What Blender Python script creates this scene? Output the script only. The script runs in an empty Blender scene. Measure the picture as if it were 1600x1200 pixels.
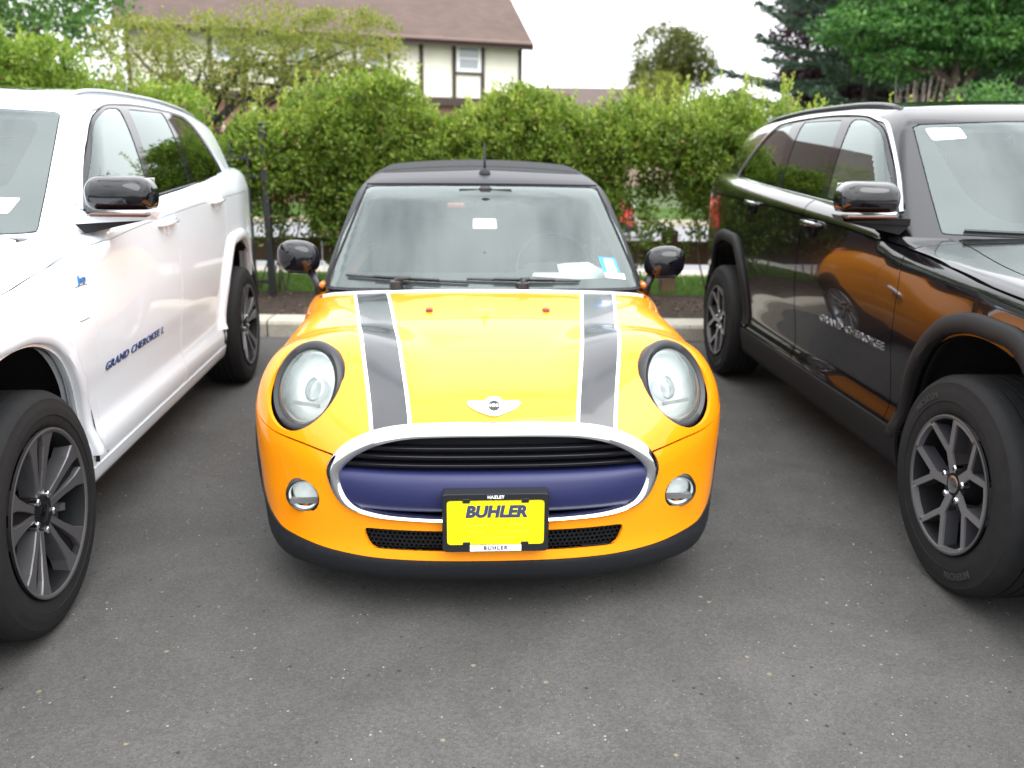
import bpy, math, random
import numpy as np
from mathutils import Vector, Matrix
from mathutils.geometry import delaunay_2d_cdt

random.seed(7)
RNG = np.random.default_rng(7)
scene = bpy.context.scene
COL = scene.collection
R = math.radians

# ---------------------------------------------------------------- camera
cam_data = bpy.data.cameras.new('camera')
cam_data.lens = 1292/1600*36; cam_data.sensor_width = 36
cam_data.clip_start = .05; cam_data.clip_end = 600
cam = bpy.data.objects.new('camera', cam_data); COL.objects.link(cam)
PITCH, ROLL, CAM_H = .265, .010, 1.423
cam.matrix_world = (Matrix.Translation((0, 0, CAM_H)) @ Matrix.Rotation(math.pi/2 - PITCH, 4, 'X') @ Matrix.Rotation(ROLL, 4, 'Z'))
cam_data.dof.use_dof = True; cam_data.dof.focus_distance = 2.25; cam_data.dof.aperture_fstop = 2.8
scene.camera = cam

# ---------------------------------------------------------------- sky, sun, exposure
SUN_EL, SUN_AZ = R(54), R(148)      # azimuth clockwise from +Y
world = bpy.data.worlds.new('World'); scene.world = world; world.use_nodes = True
nt = world.node_tree; nt.nodes.clear(); N = nt.nodes.new; L = nt.links.new
sky = N('ShaderNodeTexSky'); sky.sky_type = 'NISHITA'; sky.sun_disc = False
sky.sun_elevation = SUN_EL; sky.sun_rotation = SUN_AZ; sky.air_density = 1.0; sky.dust_density = 2.0
tc = N('ShaderNodeTexCoord'); mp = N('ShaderNodeMapping'); mp.inputs['Scale'].default_value = (1, 1, 2.6)
no = N('ShaderNodeTexNoise'); no.inputs['Scale'].default_value = 1.7; no.inputs['Detail'].default_value = 7; no.inputs['Roughness'].default_value = .55
cr = N('ShaderNodeValToRGB'); cr.color_ramp.elements[0].position = .26; cr.color_ramp.elements[1].position = .46
no2 = N('ShaderNodeTexNoise'); no2.inputs['Scale'].default_value = 1.6; no2.inputs['Detail'].default_value = 3
cr2 = N('ShaderNodeValToRGB'); cr2.color_ramp.elements[0].position = .34; cr2.color_ramp.elements[1].position = .66
cr2.color_ramp.elements[0].color = (21.5, 22.2, 23.2, 1); cr2.color_ramp.elements[1].color = (25.5, 25.8, 26.2, 1)
mx = N('ShaderNodeMixRGB'); bg = N('ShaderNodeBackground'); wo = N('ShaderNodeOutputWorld')
bg.inputs['Strength'].default_value = .10
L(tc.outputs['Generated'], mp.inputs['Vector']); L(mp.outputs[0], no.inputs['Vector']); L(mp.outputs[0], no2.inputs['Vector'])
L(no.outputs['Fac'], cr.inputs[0]); L(no2.outputs['Fac'], cr2.inputs[0])
# overcast cloud deck: darker towards the horizon than overhead
sx = N('ShaderNodeSeparateXYZ'); mr = N('ShaderNodeMapRange'); mr.inputs['From Min'].default_value = 0; mr.inputs['From Max'].default_value = 1
mr.inputs['To Min'].default_value = .48; mr.inputs['To Max'].default_value = 1.15; vs = N('ShaderNodeVectorMath'); vs.operation = 'SCALE'
L(tc.outputs['Generated'], sx.inputs[0]); L(sx.outputs[2], mr.inputs['Value']); L(cr2.outputs[0], vs.inputs[0]); L(mr.outputs[0], vs.inputs['Scale'])
L(cr.outputs[0], mx.inputs[0]); L(sky.outputs[0], mx.inputs[1]); L(vs.outputs[0], mx.inputs[2])
L(mx.outputs[0], bg.inputs[0]); L(bg.outputs[0], wo.inputs[0])
sd = bpy.data.lights.new('sun', 'SUN'); sd.energy = 1.5; sd.angle = R(48); sd.color = (1, .985, .96)
sun = bpy.data.objects.new('sun', sd); COL.objects.link(sun)
_sv = Vector((math.sin(SUN_AZ)*math.cos(SUN_EL), math.cos(SUN_AZ)*math.cos(SUN_EL), math.sin(SUN_EL)))
sun.rotation_euler = _sv.to_track_quat('Z', 'Y').to_euler()
scene.view_settings.view_transform = 'Standard'; scene.view_settings.look = 'None'
scene.view_settings.exposure = .75; scene.view_settings.gamma = 1
scene.view_settings.use_curve_mapping = False
# ---------------------------------------------------------------- smooth body shapes (numpy only)
def pch(xs, ys):
    """monotone cubic through the points, flat-extended"""
    xs = np.array(xs, float); ys = np.array(ys, float)
    h = np.diff(xs); d = np.diff(ys) / h
    m = np.zeros(len(xs)); m[0] = d[0]; m[-1] = d[-1]
    for i in range(1, len(xs) - 1):
        if d[i-1] * d[i] > 0:
            w1 = 2*h[i] + h[i-1]; w2 = h[i] + 2*h[i-1]
            m[i] = (w1 + w2) / (w1/d[i-1] + w2/d[i])
    def g(x):
        x = np.clip(x, xs[0], xs[-1])
        i = np.clip(np.searchsorted(xs, x) - 1, 0, len(xs) - 2)
        t = (x - xs[i]) / h[i]
        return ((2*t**3 - 3*t**2 + 1)*ys[i] + (t**3 - 2*t**2 + t)*h[i]*m[i]
                + (-2*t**3 + 3*t**2)*ys[i+1] + (t**3 - t**2)*h[i]*m[i+1])
    X = np.linspace(xs[0], xs[-1], 3000); Y = g(X)
    return lambda x: np.interp(x, X, Y)

def smax(a, b, r):
    k = np.maximum(r - np.abs(a - b), 0)
    return np.maximum(a, b) + k*k/(4*r)

def smin(a, b, r):
    return -smax(-a, -b, r)

def grad(F, P, e=.002):
    G = np.empty_like(P)
    for i in range(3):
        d = np.zeros(3); d[i] = e
        G[:, i] = (F(P + d) - F(P - d)) / (2*e)
    return G

def nrm(V):
    return V / np.maximum(np.linalg.norm(V, axis=-1, keepdims=True), 1e-9)

def first_hit(F, O, D, t0, t1, n=60):
    """first zero of F along rays O+tD; nan where none"""
    t0 = float(t0); t1 = float(t1)
    prev = F(O + D*t0) ; done = np.zeros(len(O), bool)
    a = np.full(len(O), t0); b = np.full(len(O), t0)
    for k in range(1, n + 1):
        tk = t0 + (t1 - t0)*k/n
        cur = F(O + D*tk)
        new = (~done) & (np.sign(cur) != np.sign(prev))
        a[new] = t0 + (t1 - t0)*(k-1)/n; b[new] = tk; done |= new
        prev = np.where(done, prev, cur)
    fa = F(O + D*a[:, None])
    for _ in range(16):
        m = (a + b)/2; fm = F(O + D*m[:, None])
        same = np.sign(fm) == np.sign(fa)
        a = np.where(same, m, a); b = np.where(same, b, m)
    return np.where(done, (a + b)/2, np.nan)

# ---- small hatchback convertible
_mW = pch([.12, .18, .30, .46, .60, .72, .80, .88, .96], [.740, .768, .795, .812, .806, .778, .750, .71, .655])
_mWr = pch([.12, .18, .30, .46, .60, .75, .86, .92, .96], [.76, .79, .815, .830, .832, .818, .79, .765, .73])
_mT = pch([-.86, -.80, -.74, -.66, -.55, -.40, -.10, .20, .45, .62, 1.0, 2.2, 2.75], [.50, .585, .645, .690, .735, .780, .835, .868, .882, .888, .905, .93, .88])
_mTx = pch([-.6, 0, .6], [.02, .07, .10])
HL_C = np.array([.586, -.522, .702]); HL_N = nrm(np.array([.42, -.80, .44]))
def F_mini(P):
    x, y, z = P[..., 0], P[..., 1], P[..., 2]
    ax = np.abs(x)
    k = np.clip((y - .25)/.5, 0, 1); k = k*k*(3 - 2*k)
    W = _mW(z)*(1 - k) + _mWr(z)*k
    W = W + .010*np.exp(-((y - .0)/.36)**2)*np.exp(-((z - .5)/.22)**2) + .022*np.exp(-((y - 2.495)/.42)**2)*np.exp(-((z - .55)/.25)**2)
    side = (ax - W)*.95
    top = (z - _mT(y) + _mTx(y)*x*x)*.9
    u = np.clip(ax/.852, 0, .9995)
    yf = -.805 + .62*(1 - np.power(1 - u**2.6, 1/2.2))
    zz = np.clip(z - .50, 0, 1)
    yf = yf + .9*zz*zz + .30*np.clip(.22 - z, 0, 1) - .012*np.exp(-((z - .20)/.05)**2)
    front = (yf - y)*.75
    bot = .13 - z + .02*0
    r = y - 3.00 + .12*x*x + .8*np.clip(z - .6, 0, 1)**2
    f = smax(front, top, .16)
    f = smax(f, side, .10)
    f = smax(f, bot, .05); f = smax(f, r, .25)
    # headlight pods
    c = HL_C - HL_N*.205
    q = np.sqrt((ax - c[0])**2 + (y - c[1])**2 + (z - c[2])**2) - .222
    f = smin(f, q, .15)
    return f

_cTop = pch([.7, 1.0, 1.3, 1.7, 2.05, 2.4, 2.7, 2.95], [1.20, 1.335, 1.385, 1.418, 1.415, 1.36, 1.20, 1.0])
_cW = pch([.86, 1.0, 1.15, 1.29, 1.42], [.735, .702, .655, .600, .50])
def F_minicab(P):
    x, y, z = P[..., 0], P[..., 1], P[..., 2]
    ax = np.abs(x)
    side = (ax - _cW(z) - .03*np.clip(y - .9, 0, .6))*.95
    top = z - _cTop(y) + .11*x*x
    ws = ((.42 + .30*x*x + (z - .87)*1.13) - y)*.66
    f = smax(ws, top, .05)
    f = smax(f, side, .07)
    f = smax(f, (y - 2.66 + .10*x*x + (z - .95)*.55)*.87, .08)
    return smax(f, .80 - z, .02)

# ---- large suv
_jP = pch([-1.0, -.85, -.7, -.5, -.2, .1, .6, 2.4, 3.0, 3.5, 3.8, 4.0], [.62, .80, .865, .905, .93, .94, .94, .945, .94, .90, .85, .76])
_jS = pch([.22, .33, .42, .50, .60, .72, .90, 1.1, 1.3], [-.07, -.035, -.020, -.038, -.030, -.012, 0, 0, 0])
_jzc = pch([-.95, -.2, .5, 1.2, 2.5, 3.6], [.985, 1.03, 1.10, 1.15, 1.195, 1.21])
_jT = pch([-.95, -.86, -.7, -.4, 0, .4, .65, .9, 1.5, 2.5, 3.2, 4.0], [.80, .96, 1.035, 1.08, 1.115, 1.145, 1.165, 1.21, 1.245, 1.295, 1.33, 1.36])
def F_jeep(P):
    x, y, z = P[..., 0], P[..., 1], P[..., 2]
    ax = np.abs(x)
    zc = _jzc(y)
    up = np.clip(z - zc, 0, 1)
    w = _jP(y) + _jS(z) - .34*(np.sqrt(up*up + .0004) - .02)
    # wide shoulders over both wheels
    fl = .7*np.exp(-(y/.62)**4)
    w = w + .018*fl*np.exp(-((z - .80)/.16)**2)
    side = (ax - w)*.93
    top = (z - _jT(y) + np.where(y < .8, .05, .0)*x*x)*.97
    yf = -.945 + .32*(1 - np.sqrt(1 - np.clip(ax/1.02, 0, .999)**3)) + .10*np.clip(z - .6, -1, 1)**2
    front = (yf - y)*.9
    rear = (y - 3.99 + .16*x*x + .10*np.clip(z - .9, 0, 1))*.9
    f = smax(front, top, .10)
    f = smax(f, side, .07)
    f = smax(f, rear, .12)
    return smax(f, .26 - z, .04)

_jcT = pch([.9, 1.1, 1.4, 1.8, 2.4, 3.0, 3.5, 3.9], [1.585, 1.655, 1.70, 1.728, 1.735, 1.72, 1.68, 1.62])
_jcW = pch([.9, 1.15, 1.25, 1.4, 1.55, 1.66, 1.75], [.92, .898, .878, .840, .790, .735, .66])
_jcP = pch([.4, 1.0, 2.3, 3.0, 3.6, 3.9], [0, 0, 0, -.03, -.085, -.12])
def F_jeepcab(P):
    x, y, z = P[..., 0], P[..., 1], P[..., 2]
    ax = np.abs(x)
    side = (ax - _jcW(z) - _jcP(y))*.92
    top = z - _jcT(y) + .055*x*x
    ws = ((.56 + .26*x*x + (z - 1.16)*1.08) - y)*.66
    rear = (y - 3.80 + (z - 1.30)*.62 + .1*x*x)*.85
    f = smax(ws, top, .07)
    f = smax(f, side, .09)
    f = smax(f, rear, .08)
    return smax(f, 1.05 - z, .02)
# ---------------------------------------------------------------- materials
MATS = {}
def mat(name, col, rough=.5, metal=0, coat=0, coat_rough=.03, spec=.5, var=0, vscale=8, bump=0, bscale=60, trans=0, emit=0, ior=1.5):
    if name in MATS: return MATS[name]
    m = bpy.data.materials.new(name); m.use_nodes = True; MATS[name] = m
    nt = m.node_tree; b = nt.nodes['Principled BSDF']
    b.inputs['Base Color'].default_value = (*col, 1); b.inputs['Roughness'].default_value = rough
    b.inputs['Metallic'].default_value = metal; b.inputs['Coat Weight'].default_value = coat
    b.inputs['Coat Roughness'].default_value = coat_rough; b.inputs['Specular IOR Level'].default_value = spec
    b.inputs['IOR'].default_value = ior
    if var or bump:
        tc = nt.nodes.new('ShaderNodeTexCoord'); n = nt.nodes.new('ShaderNodeTexNoise')
        n.inputs['Scale'].default_value = vscale; n.inputs['Detail'].default_value = 5
        nt.links.new(tc.outputs['Object'], n.inputs['Vector'])
        if var:
            r = nt.nodes.new('ShaderNodeMapRange'); r.inputs['From Min'].default_value = .3; r.inputs['From Max'].default_value = .7
            r.inputs['To Min'].default_value = 1 - var; r.inputs['To Max'].default_value = 1 + var
            nt.links.new(n.outputs['Fac'], r.inputs['Value'])
            v = nt.nodes.new('ShaderNodeVectorMath'); v.operation = 'SCALE'; v.inputs[0].default_value = col
            nt.links.new(r.outputs[0], v.inputs['Scale']); nt.links.new(v.outputs[0], b.inputs['Base Color'])
        if bump:
            n2 = nt.nodes.new('ShaderNodeTexNoise'); n2.inputs['Scale'].default_value = bscale; n2.inputs['Detail'].default_value = 6
            nt.links.new(tc.outputs['Object'], n2.inputs['Vector'])
            bu = nt.nodes.new('ShaderNodeBump'); bu.inputs['Strength'].default_value = bump; bu.inputs['Distance'].default_value = .01
            nt.links.new(n2.outputs['Fac'], bu.inputs['Height']); nt.links.new(bu.outputs[0], b.inputs['Normal'])
    return m

def glass(name, tint, refl=1.0, rough=0.0, haze=0.0):
    """thin pane: tinted see-through plus mirror by Fresnel, with a painted-in haze: sky glare on panes, milkiness on lamps"""
    if name in MATS: return MATS[name]
    m = bpy.data.materials.new(name); m.use_nodes = True; MATS[name] = m
    nt = m.node_tree; nt.nodes.clear(); n = nt.nodes.new; l = nt.links.new
    o = n('ShaderNodeOutputMaterial'); t = n('ShaderNodeBsdfTransparent'); t.inputs[0].default_value = (*tint, 1)
    g = n('ShaderNodeBsdfGlossy'); g.inputs['Roughness'].default_value = rough; g.inputs[0].default_value = (.88, .98, .96, 1)
    f = n('ShaderNodeFresnel'); f.inputs[0].default_value = 1.5
    mm = n('ShaderNodeMath'); mm.operation = 'MULTIPLY'; mm.inputs[1].default_value = 1.75*refl; mm.use_clamp = True
    mx = n('ShaderNodeMixShader'); l(f.outputs[0], mm.inputs[0]); l(mm.outputs[0], mx.inputs[0])
    l(t.outputs[0], mx.inputs[1]); l(g.outputs[0], mx.inputs[2])
    last = mx
    if haze:  # pale diffuse veil standing in for sky glare; on headlamps, the milky lens
        d = n('ShaderNodeBsdfDiffuse'); d.inputs[0].default_value = (.38, .42, .41, 1) if haze < .3 else (.88, .90, .88, 1)
        tc = n('ShaderNodeTexCoord'); ns = n('ShaderNodeTexNoise'); ns.inputs['Scale'].default_value = 5; ns.inputs['Detail'].default_value = 6
        l(tc.outputs['Object'], ns.inputs['Vector'])
        r = n('ShaderNodeMapRange'); r.inputs['To Min'].default_value = haze*.5; r.inputs['To Max'].default_value = haze*1.5
        l(ns.outputs['Fac'], r.inputs['Value'])
        m2 = n('ShaderNodeMixShader'); l(r.outputs[0], m2.inputs[0]); l(mx.outputs[0], m2.inputs[1]); l(d.outputs[0], m2.inputs[2]); last = m2
    l(last.outputs[0], o.inputs[0])
    return m

# ---------------------------------------------------------------- object helpers
def tag(o, label=None, cat=None, group=None, kind=None):
    if label: o['label'] = label
    if cat: o['category'] = cat
    if group: o['group'] = group
    if kind: o['kind'] = kind
    return o

def empty(name, loc=(0, 0, 0), rz=0, parent=None):
    o = bpy.data.objects.new(name, None); COL.objects.link(o); o.location = loc; o.rotation_euler = (0, 0, rz)
    o.empty_display_size = .2; o.parent = parent
    return o

def mk(name, V, Fc, m, parent=None, smooth=False, normals=None):
    V = np.asarray(V, float)
    me = bpy.data.meshes.new(name)
    if isinstance(Fc, np.ndarray):
        k = Fc.shape[1]
        me.vertices.add(len(V)); me.vertices.foreach_set('co', V.ravel().astype('f4'))
        me.loops.add(Fc.size); me.loops.foreach_set('vertex_index', Fc.ravel().astype('i4'))
        me.polygons.add(len(Fc)); me.polygons.foreach_set('loop_start', np.arange(0, Fc.size, k, dtype='i4'))
        me.polygons.foreach_set('loop_total', np.full(len(Fc), k, 'i4'))
        me.update(calc_edges=True)
    else:
        me.from_pydata([tuple(v) for v in V], [], [tuple(f) for f in Fc]); me.update()
    me.polygons.foreach_set('use_smooth', np.full(len(me.polygons), bool(smooth) or normals is not None))
    if normals is not None: me.normals_split_custom_set_from_vertices([tuple(n) for n in normals])
    if m is not None: me.materials.append(m)
    o = bpy.data.objects.new(name, me); COL.objects.link(o)
    if parent is not None: o.parent = parent
    return o

class MB:
    """collects simple shapes into one mesh"""
    def __init__(s): s.V = []; s.F = []
    def add(s, V, F):
        k = len(s.V); s.V += [tuple(v) for v in V]; s.F += [tuple(i + k for i in f) for f in F]; return s
    def box(s, c, d, M=None, bev=0):
        x, y, z = d[0]/2, d[1]/2, d[2]/2
        if bev:
            b = min(bev, x*.9, y*.9, z*.9); V = []
            for sx in (-1, 1):
                for sy in (-1, 1):
                    for sz in (-1, 1):
                        V += [(sx*x, sy*(y-b), sz*(z-b)), (sx*(x-b), sy*y, sz*(z-b)), (sx*(x-b), sy*(y-b), sz*z)]
            def i(sx, sy, sz, k): return ((sx > 0)*4 + (sy > 0)*2 + (sz > 0))*3 + k
            Fc = []
            for a in (-1, 1):
                Fc.append([i(a, -1, -1, 0), i(a, 1, -1, 0), i(a, 1, 1, 0), i(a, -1, 1, 0)][::a])
                Fc.append([i(-1, a, -1, 1), i(-1, a, 1, 1), i(1, a, 1, 1), i(1, a, -1, 1)][::a])
                Fc.append([i(-1, -1, a, 2), i(1, -1, a, 2), i(1, 1, a, 2), i(-1, 1, a, 2)][::a])
                for b_ in (-1, 1):
                    Fc.append([i(-1, a, b_, 1), i(-1, a, b_, 2), i(1, a, b_, 2), i(1, a, b_, 1)][::a*b_])
                    Fc.append([i(a, -1, b_, 2), i(a, -1, b_, 0), i(a, 1, b_, 0), i(a, 1, b_, 2)][::a*b_])
                    Fc.append([i(a, b_, -1, 0), i(a, b_, -1, 1), i(a, b_, 1, 1), i(a, b_, 1, 0)][::a*b_])
                    for c_ in (-1, 1):
                        Fc.append([i(a, b_, c_, 0), i(a, b_, c_, 1), i(a, b_, c_, 2)][::a*b_*c_])
            V = np.array(V)
        else:
            V = np.array([(sx*x, sy*y, sz*z) for sx in (-1, 1) for sy in (-1, 1) for sz in (-1, 1)])
            Fc = [(0, 1, 3, 2), (4, 6, 7, 5), (0, 4, 5, 1), (2, 3, 7, 6), (0, 2, 6, 4), (1, 5, 7, 3)]
        if M is not None: V = V @ np.array(M)[:3, :3].T
        return s.add(V + np.array(c), Fc)
    def tube(s, pts, r, n=8, caps=True):
        pts = [np.array(p, float) for p in pts]; k = len(pts); rr = [r]*k if np.isscalar(r) else r
        V = []; up = np.array([0, 0, 1.]); prev = None
        for i, p in enumerate(pts):
            t = nrm(pts[min(i+1, k-1)] - pts[max(i-1, 0)])
            a = np.cross(t, up if abs(t[2]) < .95 else np.array([1., 0, 0])) if prev is None else prev - t*np.dot(prev, t)
            a = nrm(a); prev = a; b = np.cross(t, a)
            for j in range(n):
                w = 2*math.pi*j/n; V.append(p + rr[i]*(a*math.cos(w) + b*math.sin(w)))
        Fc = [(i*n + j, i*n + (j+1) % n, (i+1)*n + (j+1) % n, (i+1)*n + j) for i in range(k-1) for j in range(n)]
        if caps: Fc += [tuple(range(n))[::-1], tuple(range((k-1)*n, k*n))]
        return s.add(V, Fc)
    def grid(s, A, closed_u=False, closed_v=False):
        A = np.asarray(A, float); u, v = A.shape[:2]
        Fc = []
        for i in range(u if closed_u else u-1):
            for j in range(v if closed_v else v-1):
                Fc.append((i*v + j, i*v + (j+1) % v, ((i+1) % u)*v + (j+1) % v, ((i+1) % u)*v + j))
        return s.add(A.reshape(-1, 3), Fc)
    def lathe(s, prof, n=32, axis='x', c=(0, 0, 0), closed=False):
        """prof: (axial, radius) pairs"""
        A = []
        for a, r in prof:
            row = []
            for j in range(n):
                w = 2*math.pi*j/n; q = (r*math.cos(w), r*math.sin(w))
                p = {'x': (a, q[0], q[1]), 'y': (q[0], a, q[1]), 'z': (q[0], q[1], a)}[axis]
                row.append(np.array(p) + np.array(c))
            A.append(row)
        return s.grid(A, closed_u=closed, closed_v=True)
    def prism(s, poly, h0, h1, M=None, off=(0, 0, 0)):
        """2D polygon (u,v) between w=h0 and w=h1, mapped by M columns"""
        n = len(poly); V = [(p[0], p[1], h0) for p in poly] + [(p[0], p[1], h1) for p in poly]
        V = np.array(V, float)
        if M is not None: V = V @ np.array(M).T
        Fc = [(i, (i+1) % n, n + (i+1) % n, n + i) for i in range(n)] + [tuple(range(n))[::-1], tuple(range(n, 2*n))]
        return s.add(V + np.array(off), Fc)
    def build(s, name, m, parent=None, smooth=False, angle=None):
        o = mk(name, s.V, s.F, m, parent, smooth)
        if angle: 
            me = o.data; me.polygons.foreach_set('use_smooth', np.ones(len(me.polygons), bool)); me.set_sharp_from_angle(angle=R(angle))
        return o

# ---------------------------------------------------------------- surface cutting
def body_grid(F, ya, yb, zc, nend, nlen, nphi, tmax=3.0, xo=0.0):
    O = []; D = []
    ang = [math.pi/2*i/nend for i in range(nend)]
    rows = [(ya, a, -1) for a in ang] + [(ya + (yb-ya)*i/nlen, math.pi/2, -1) for i in range(nlen+1)] + [(yb, a, 1) for a in ang[::-1]]
    for y0, a, sg in rows:
        a = max(a, .004)
        for j in range(nphi):
            w = 2*math.pi*j/nphi
            O.append((0, y0, zc)); D.append((math.sin(a)*math.cos(w), sg*math.cos(a), math.sin(a)*math.sin(w)))
    O = np.array(O, float); D = np.array(D, float)
    t = first_hit(F, O, D, .02, tmax, 70); t = np.nan_to_num(t, nan=.02)
    V = O + D*t[:, None]; k = len(rows)
    i = np.arange(k-1)[:, None]; j = np.arange(nphi)[None]; j2 = (j+1) % nphi
    a, b, c, d = (i*nphi + j).ravel(), (i*nphi + j2).ravel(), ((i+1)*nphi + j2).ravel(), ((i+1)*nphi + j).ravel()
    T = np.concatenate([np.stack([a, c, b], 1), np.stack([a, d, c], 1)])
    return V, T

def clip(V, T, g, F=None):
    """part of a triangle mesh where g >= 0, cut along g = 0 (and pulled back on to F = 0)"""
    if len(T) == 0: return V, T
    s = g[T] >= 0; c = s.sum(1); out = [T[c == 3]]; newV = []; key = {}; base = len(V)
    cross = np.where((c == 1) | (c == 2))[0]
    def cut(a, b):
        k = (a, b) if a < b else (b, a)
        if k not in key:
            t = g[a]/(g[a] - g[b]); key[k] = base + len(newV); newV.append(V[a]*(1-t) + V[b]*t)
        return key[k]
    new = []
    for f in cross:
        tri = T[f].tolist(); sf = s[f]
        lone = int(np.where(sf == (c[f] == 1))[0][0]); a, b, d = tri[lone], tri[(lone+1) % 3], tri[(lone+2) % 3]
        ab, ad = cut(a, b), cut(a, d)
        if c[f] == 1: new.append((a, ab, ad))
        else: new += [(ab, b, d), (ab, d, ad)]
    if newV:
        nv = np.array(newV)
        if F is not None:
            for _ in range(2):
                G = grad(F, nv); nv = nv - G*(F(nv)/np.maximum((G*G).sum(1), 1e-6))[:, None]
        V = np.concatenate([V, nv])
    if new: out.append(np.array(new))
    T = np.concatenate(out)
    used = np.unique(T); remap = np.full(len(V), -1); remap[used] = np.arange(len(used))
    return V[used], remap[T]

def sdpoly(P, poly):
    """signed distance of 2D points to a polygon, negative inside"""
    poly = np.array(poly, float); d = np.full(len(P), 1e9); inside = np.zeros(len(P), bool)
    for i in range(len(poly)):
        a = poly[i]; b = poly[(i+1) % len(poly)]; e = b - a; w = P - a
        t = np.clip((w @ e)/max(e @ e, 1e-12), 0, 1)
        d = np.minimum(d, np.linalg.norm(w - t[:, None]*e, axis=1))
        cnd = ((a[1] <= P[:, 1]) != (b[1] <= P[:, 1]))
        with np.errstate(divide='ignore', invalid='ignore'):
            xx = a[0] + (P[:, 1] - a[1])/(b[1] - a[1] if b[1] != a[1] else 1e-12)*e[0]
        inside ^= cnd & (P[:, 0] < xx)
    return np.where(inside, -d, d)

def rpoly(pts, r=.03, n=5):
    """polygon with rounded corners; a point may carry its own radius"""
    out = []; k = len(pts)
    for i in range(k):
        p = np.array(pts[i][:2], float); a = np.array(pts[i-1][:2], float); b = np.array(pts[(i+1) % k][:2], float)
        rr = pts[i][2] if len(pts[i]) > 2 else r
        u = a - p; w = b - p; lu, lw = np.linalg.norm(u), np.linalg.norm(w)
        q = min(rr, lu*.49, lw*.49); s = p + u/lu*q; e = p + w/lw*q
        for j in range(n+1):
            t = j/n; out.append((1-t)**2*s + 2*t*(1-t)*p + t*t*e)
    return np.array(out)

def csp(pts, n=6, closed=True):
    """Catmull-Rom curve through points"""
    P = np.array(pts, float); k = len(P); out = []
    for i in range(k if closed else k-1):
        if closed: p0, p1, p2, p3 = P[(i-1) % k], P[i], P[(i+1) % k], P[(i+2) % k]
        else: p0, p1, p2, p3 = P[max(i-1, 0)], P[i], P[i+1], P[min(i+2, k-1)]
        for j in range(n):
            t = j/n
            out.append(.5*((2*p1) + (-p0+p2)*t + (2*p0-5*p1+4*p2-p3)*t*t + (-p0+3*p1-3*p2+p3)*t**3))
    if not closed: out.append(P[-1])
    return np.array(out)

class Skin:
    """a body surface that is cut into parts"""
    def __init__(s, F, V, T): s.F = F; s.V = V; s.T = T
    def inside(s, fld, gap=.0, keep_rest=True):
        g = fld(s.V)
        v, t = clip(s.V, s.T, -g - gap, s.F)
        part = Skin(s.F, v, t)
        if keep_rest: s.V, s.T = clip(s.V, s.T, g - gap, s.F)
        return part
    def groove(s, region, dist, w):
        """cut a narrow groove along dist = 0 inside region"""
        part = s.inside(region, 0.0); g = dist(part.V)
        A = clip(part.V, part.T, g - w, s.F); B = clip(part.V, part.T, -g - w, s.F); n0 = len(s.V)
        s.V = np.concatenate([s.V, A[0], B[0]]); s.T = np.concatenate([s.T, A[1] + n0, B[1] + n0 + len(A[0])]); return s
    def remove(s, fld, gap=0.0):
        s.V, s.T = clip(s.V, s.T, fld(s.V) - gap, s.F); return s
    def copy(s): return Skin(s.F, s.V.copy(), s.T.copy())
    def build(s, name, m, parent, rim=.012, off=0.0, both=False):
        if len(s.T) == 0: return None
        N_ = nrm(grad(s.F, s.V)); V = s.V + N_*off; T = s.T
        # outward winding
        fn = np.cross(V[T[:, 1]] - V[T[:, 0]], V[T[:, 2]] - V[T[:, 0]])
        flip = (fn*N_[T[:, 0]]).sum(1) < 0
        T = T.copy(); T[flip] = T[flip][:, ::-1]
        allV = [V]; allN = [N_]; allT = [T]
        if rim:
            E = np.concatenate([T[:, [0, 1]], T[:, [1, 2]], T[:, [2, 0]]]); K = np.sort(E, 1)
            _, idx, cnt = np.unique(K, axis=0, return_index=True, return_counts=True)
            B = E[idx[cnt == 1]]
            if len(B):
                a, b = V[B[:, 0]], V[B[:, 1]]; na, nb = N_[B[:, 0]], N_[B[:, 1]]
                a2, b2 = a - na*rim, b - nb*rim
                n_ = nrm(np.cross(b - a, na)); k = len(V); m_ = len(B)
                allV += [a, b, a2, b2]; allN += [n_, n_, n_, n_]
                i = np.arange(m_)
                A_, B_, C_, D_ = k + i, k + m_ + i, k + 2*m_ + i, k + 3*m_ + i
                allT += [np.stack([A_, C_, D_], 1), np.stack([A_, D_, B_], 1)]
        return mk(name, np.concatenate(allV), np.concatenate(allT), m, parent, normals=np.concatenate(allN))

def side_field(poly, sgn, axes=(1, 2), minx=.25):
    """2D outline in the side view, on one side of the car only"""
    def f(P):
        d = sdpoly(P[:, list(axes)], poly)
        return np.where(P[:, 0]*sgn > minx, d, 1.0)
    return f
def front_field(poly, ymax=.6):
    def f(P):
        d = sdpoly(P[:, [0, 2]], poly); return np.where(P[:, 1] < ymax, d, 1.0)
    return f
def top_field(poly, zmin=.4):
    def f(P):
        d = sdpoly(P[:, [0, 1]], poly); return np.where(P[:, 2] > zmin, d, 1.0)
    return f

def on_surface(F, P, axis, t0=-1.5, t1=1.5):
    """drop points on to F along +axis direction vector, from outside"""
    P = np.array(P, float); D = np.tile(np.array(axis, float), (len(P), 1))
    t = first_hit(F, P, D, t0, t1, 56); return P + D*np.nan_to_num(t, nan=0)[:, None]

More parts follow.
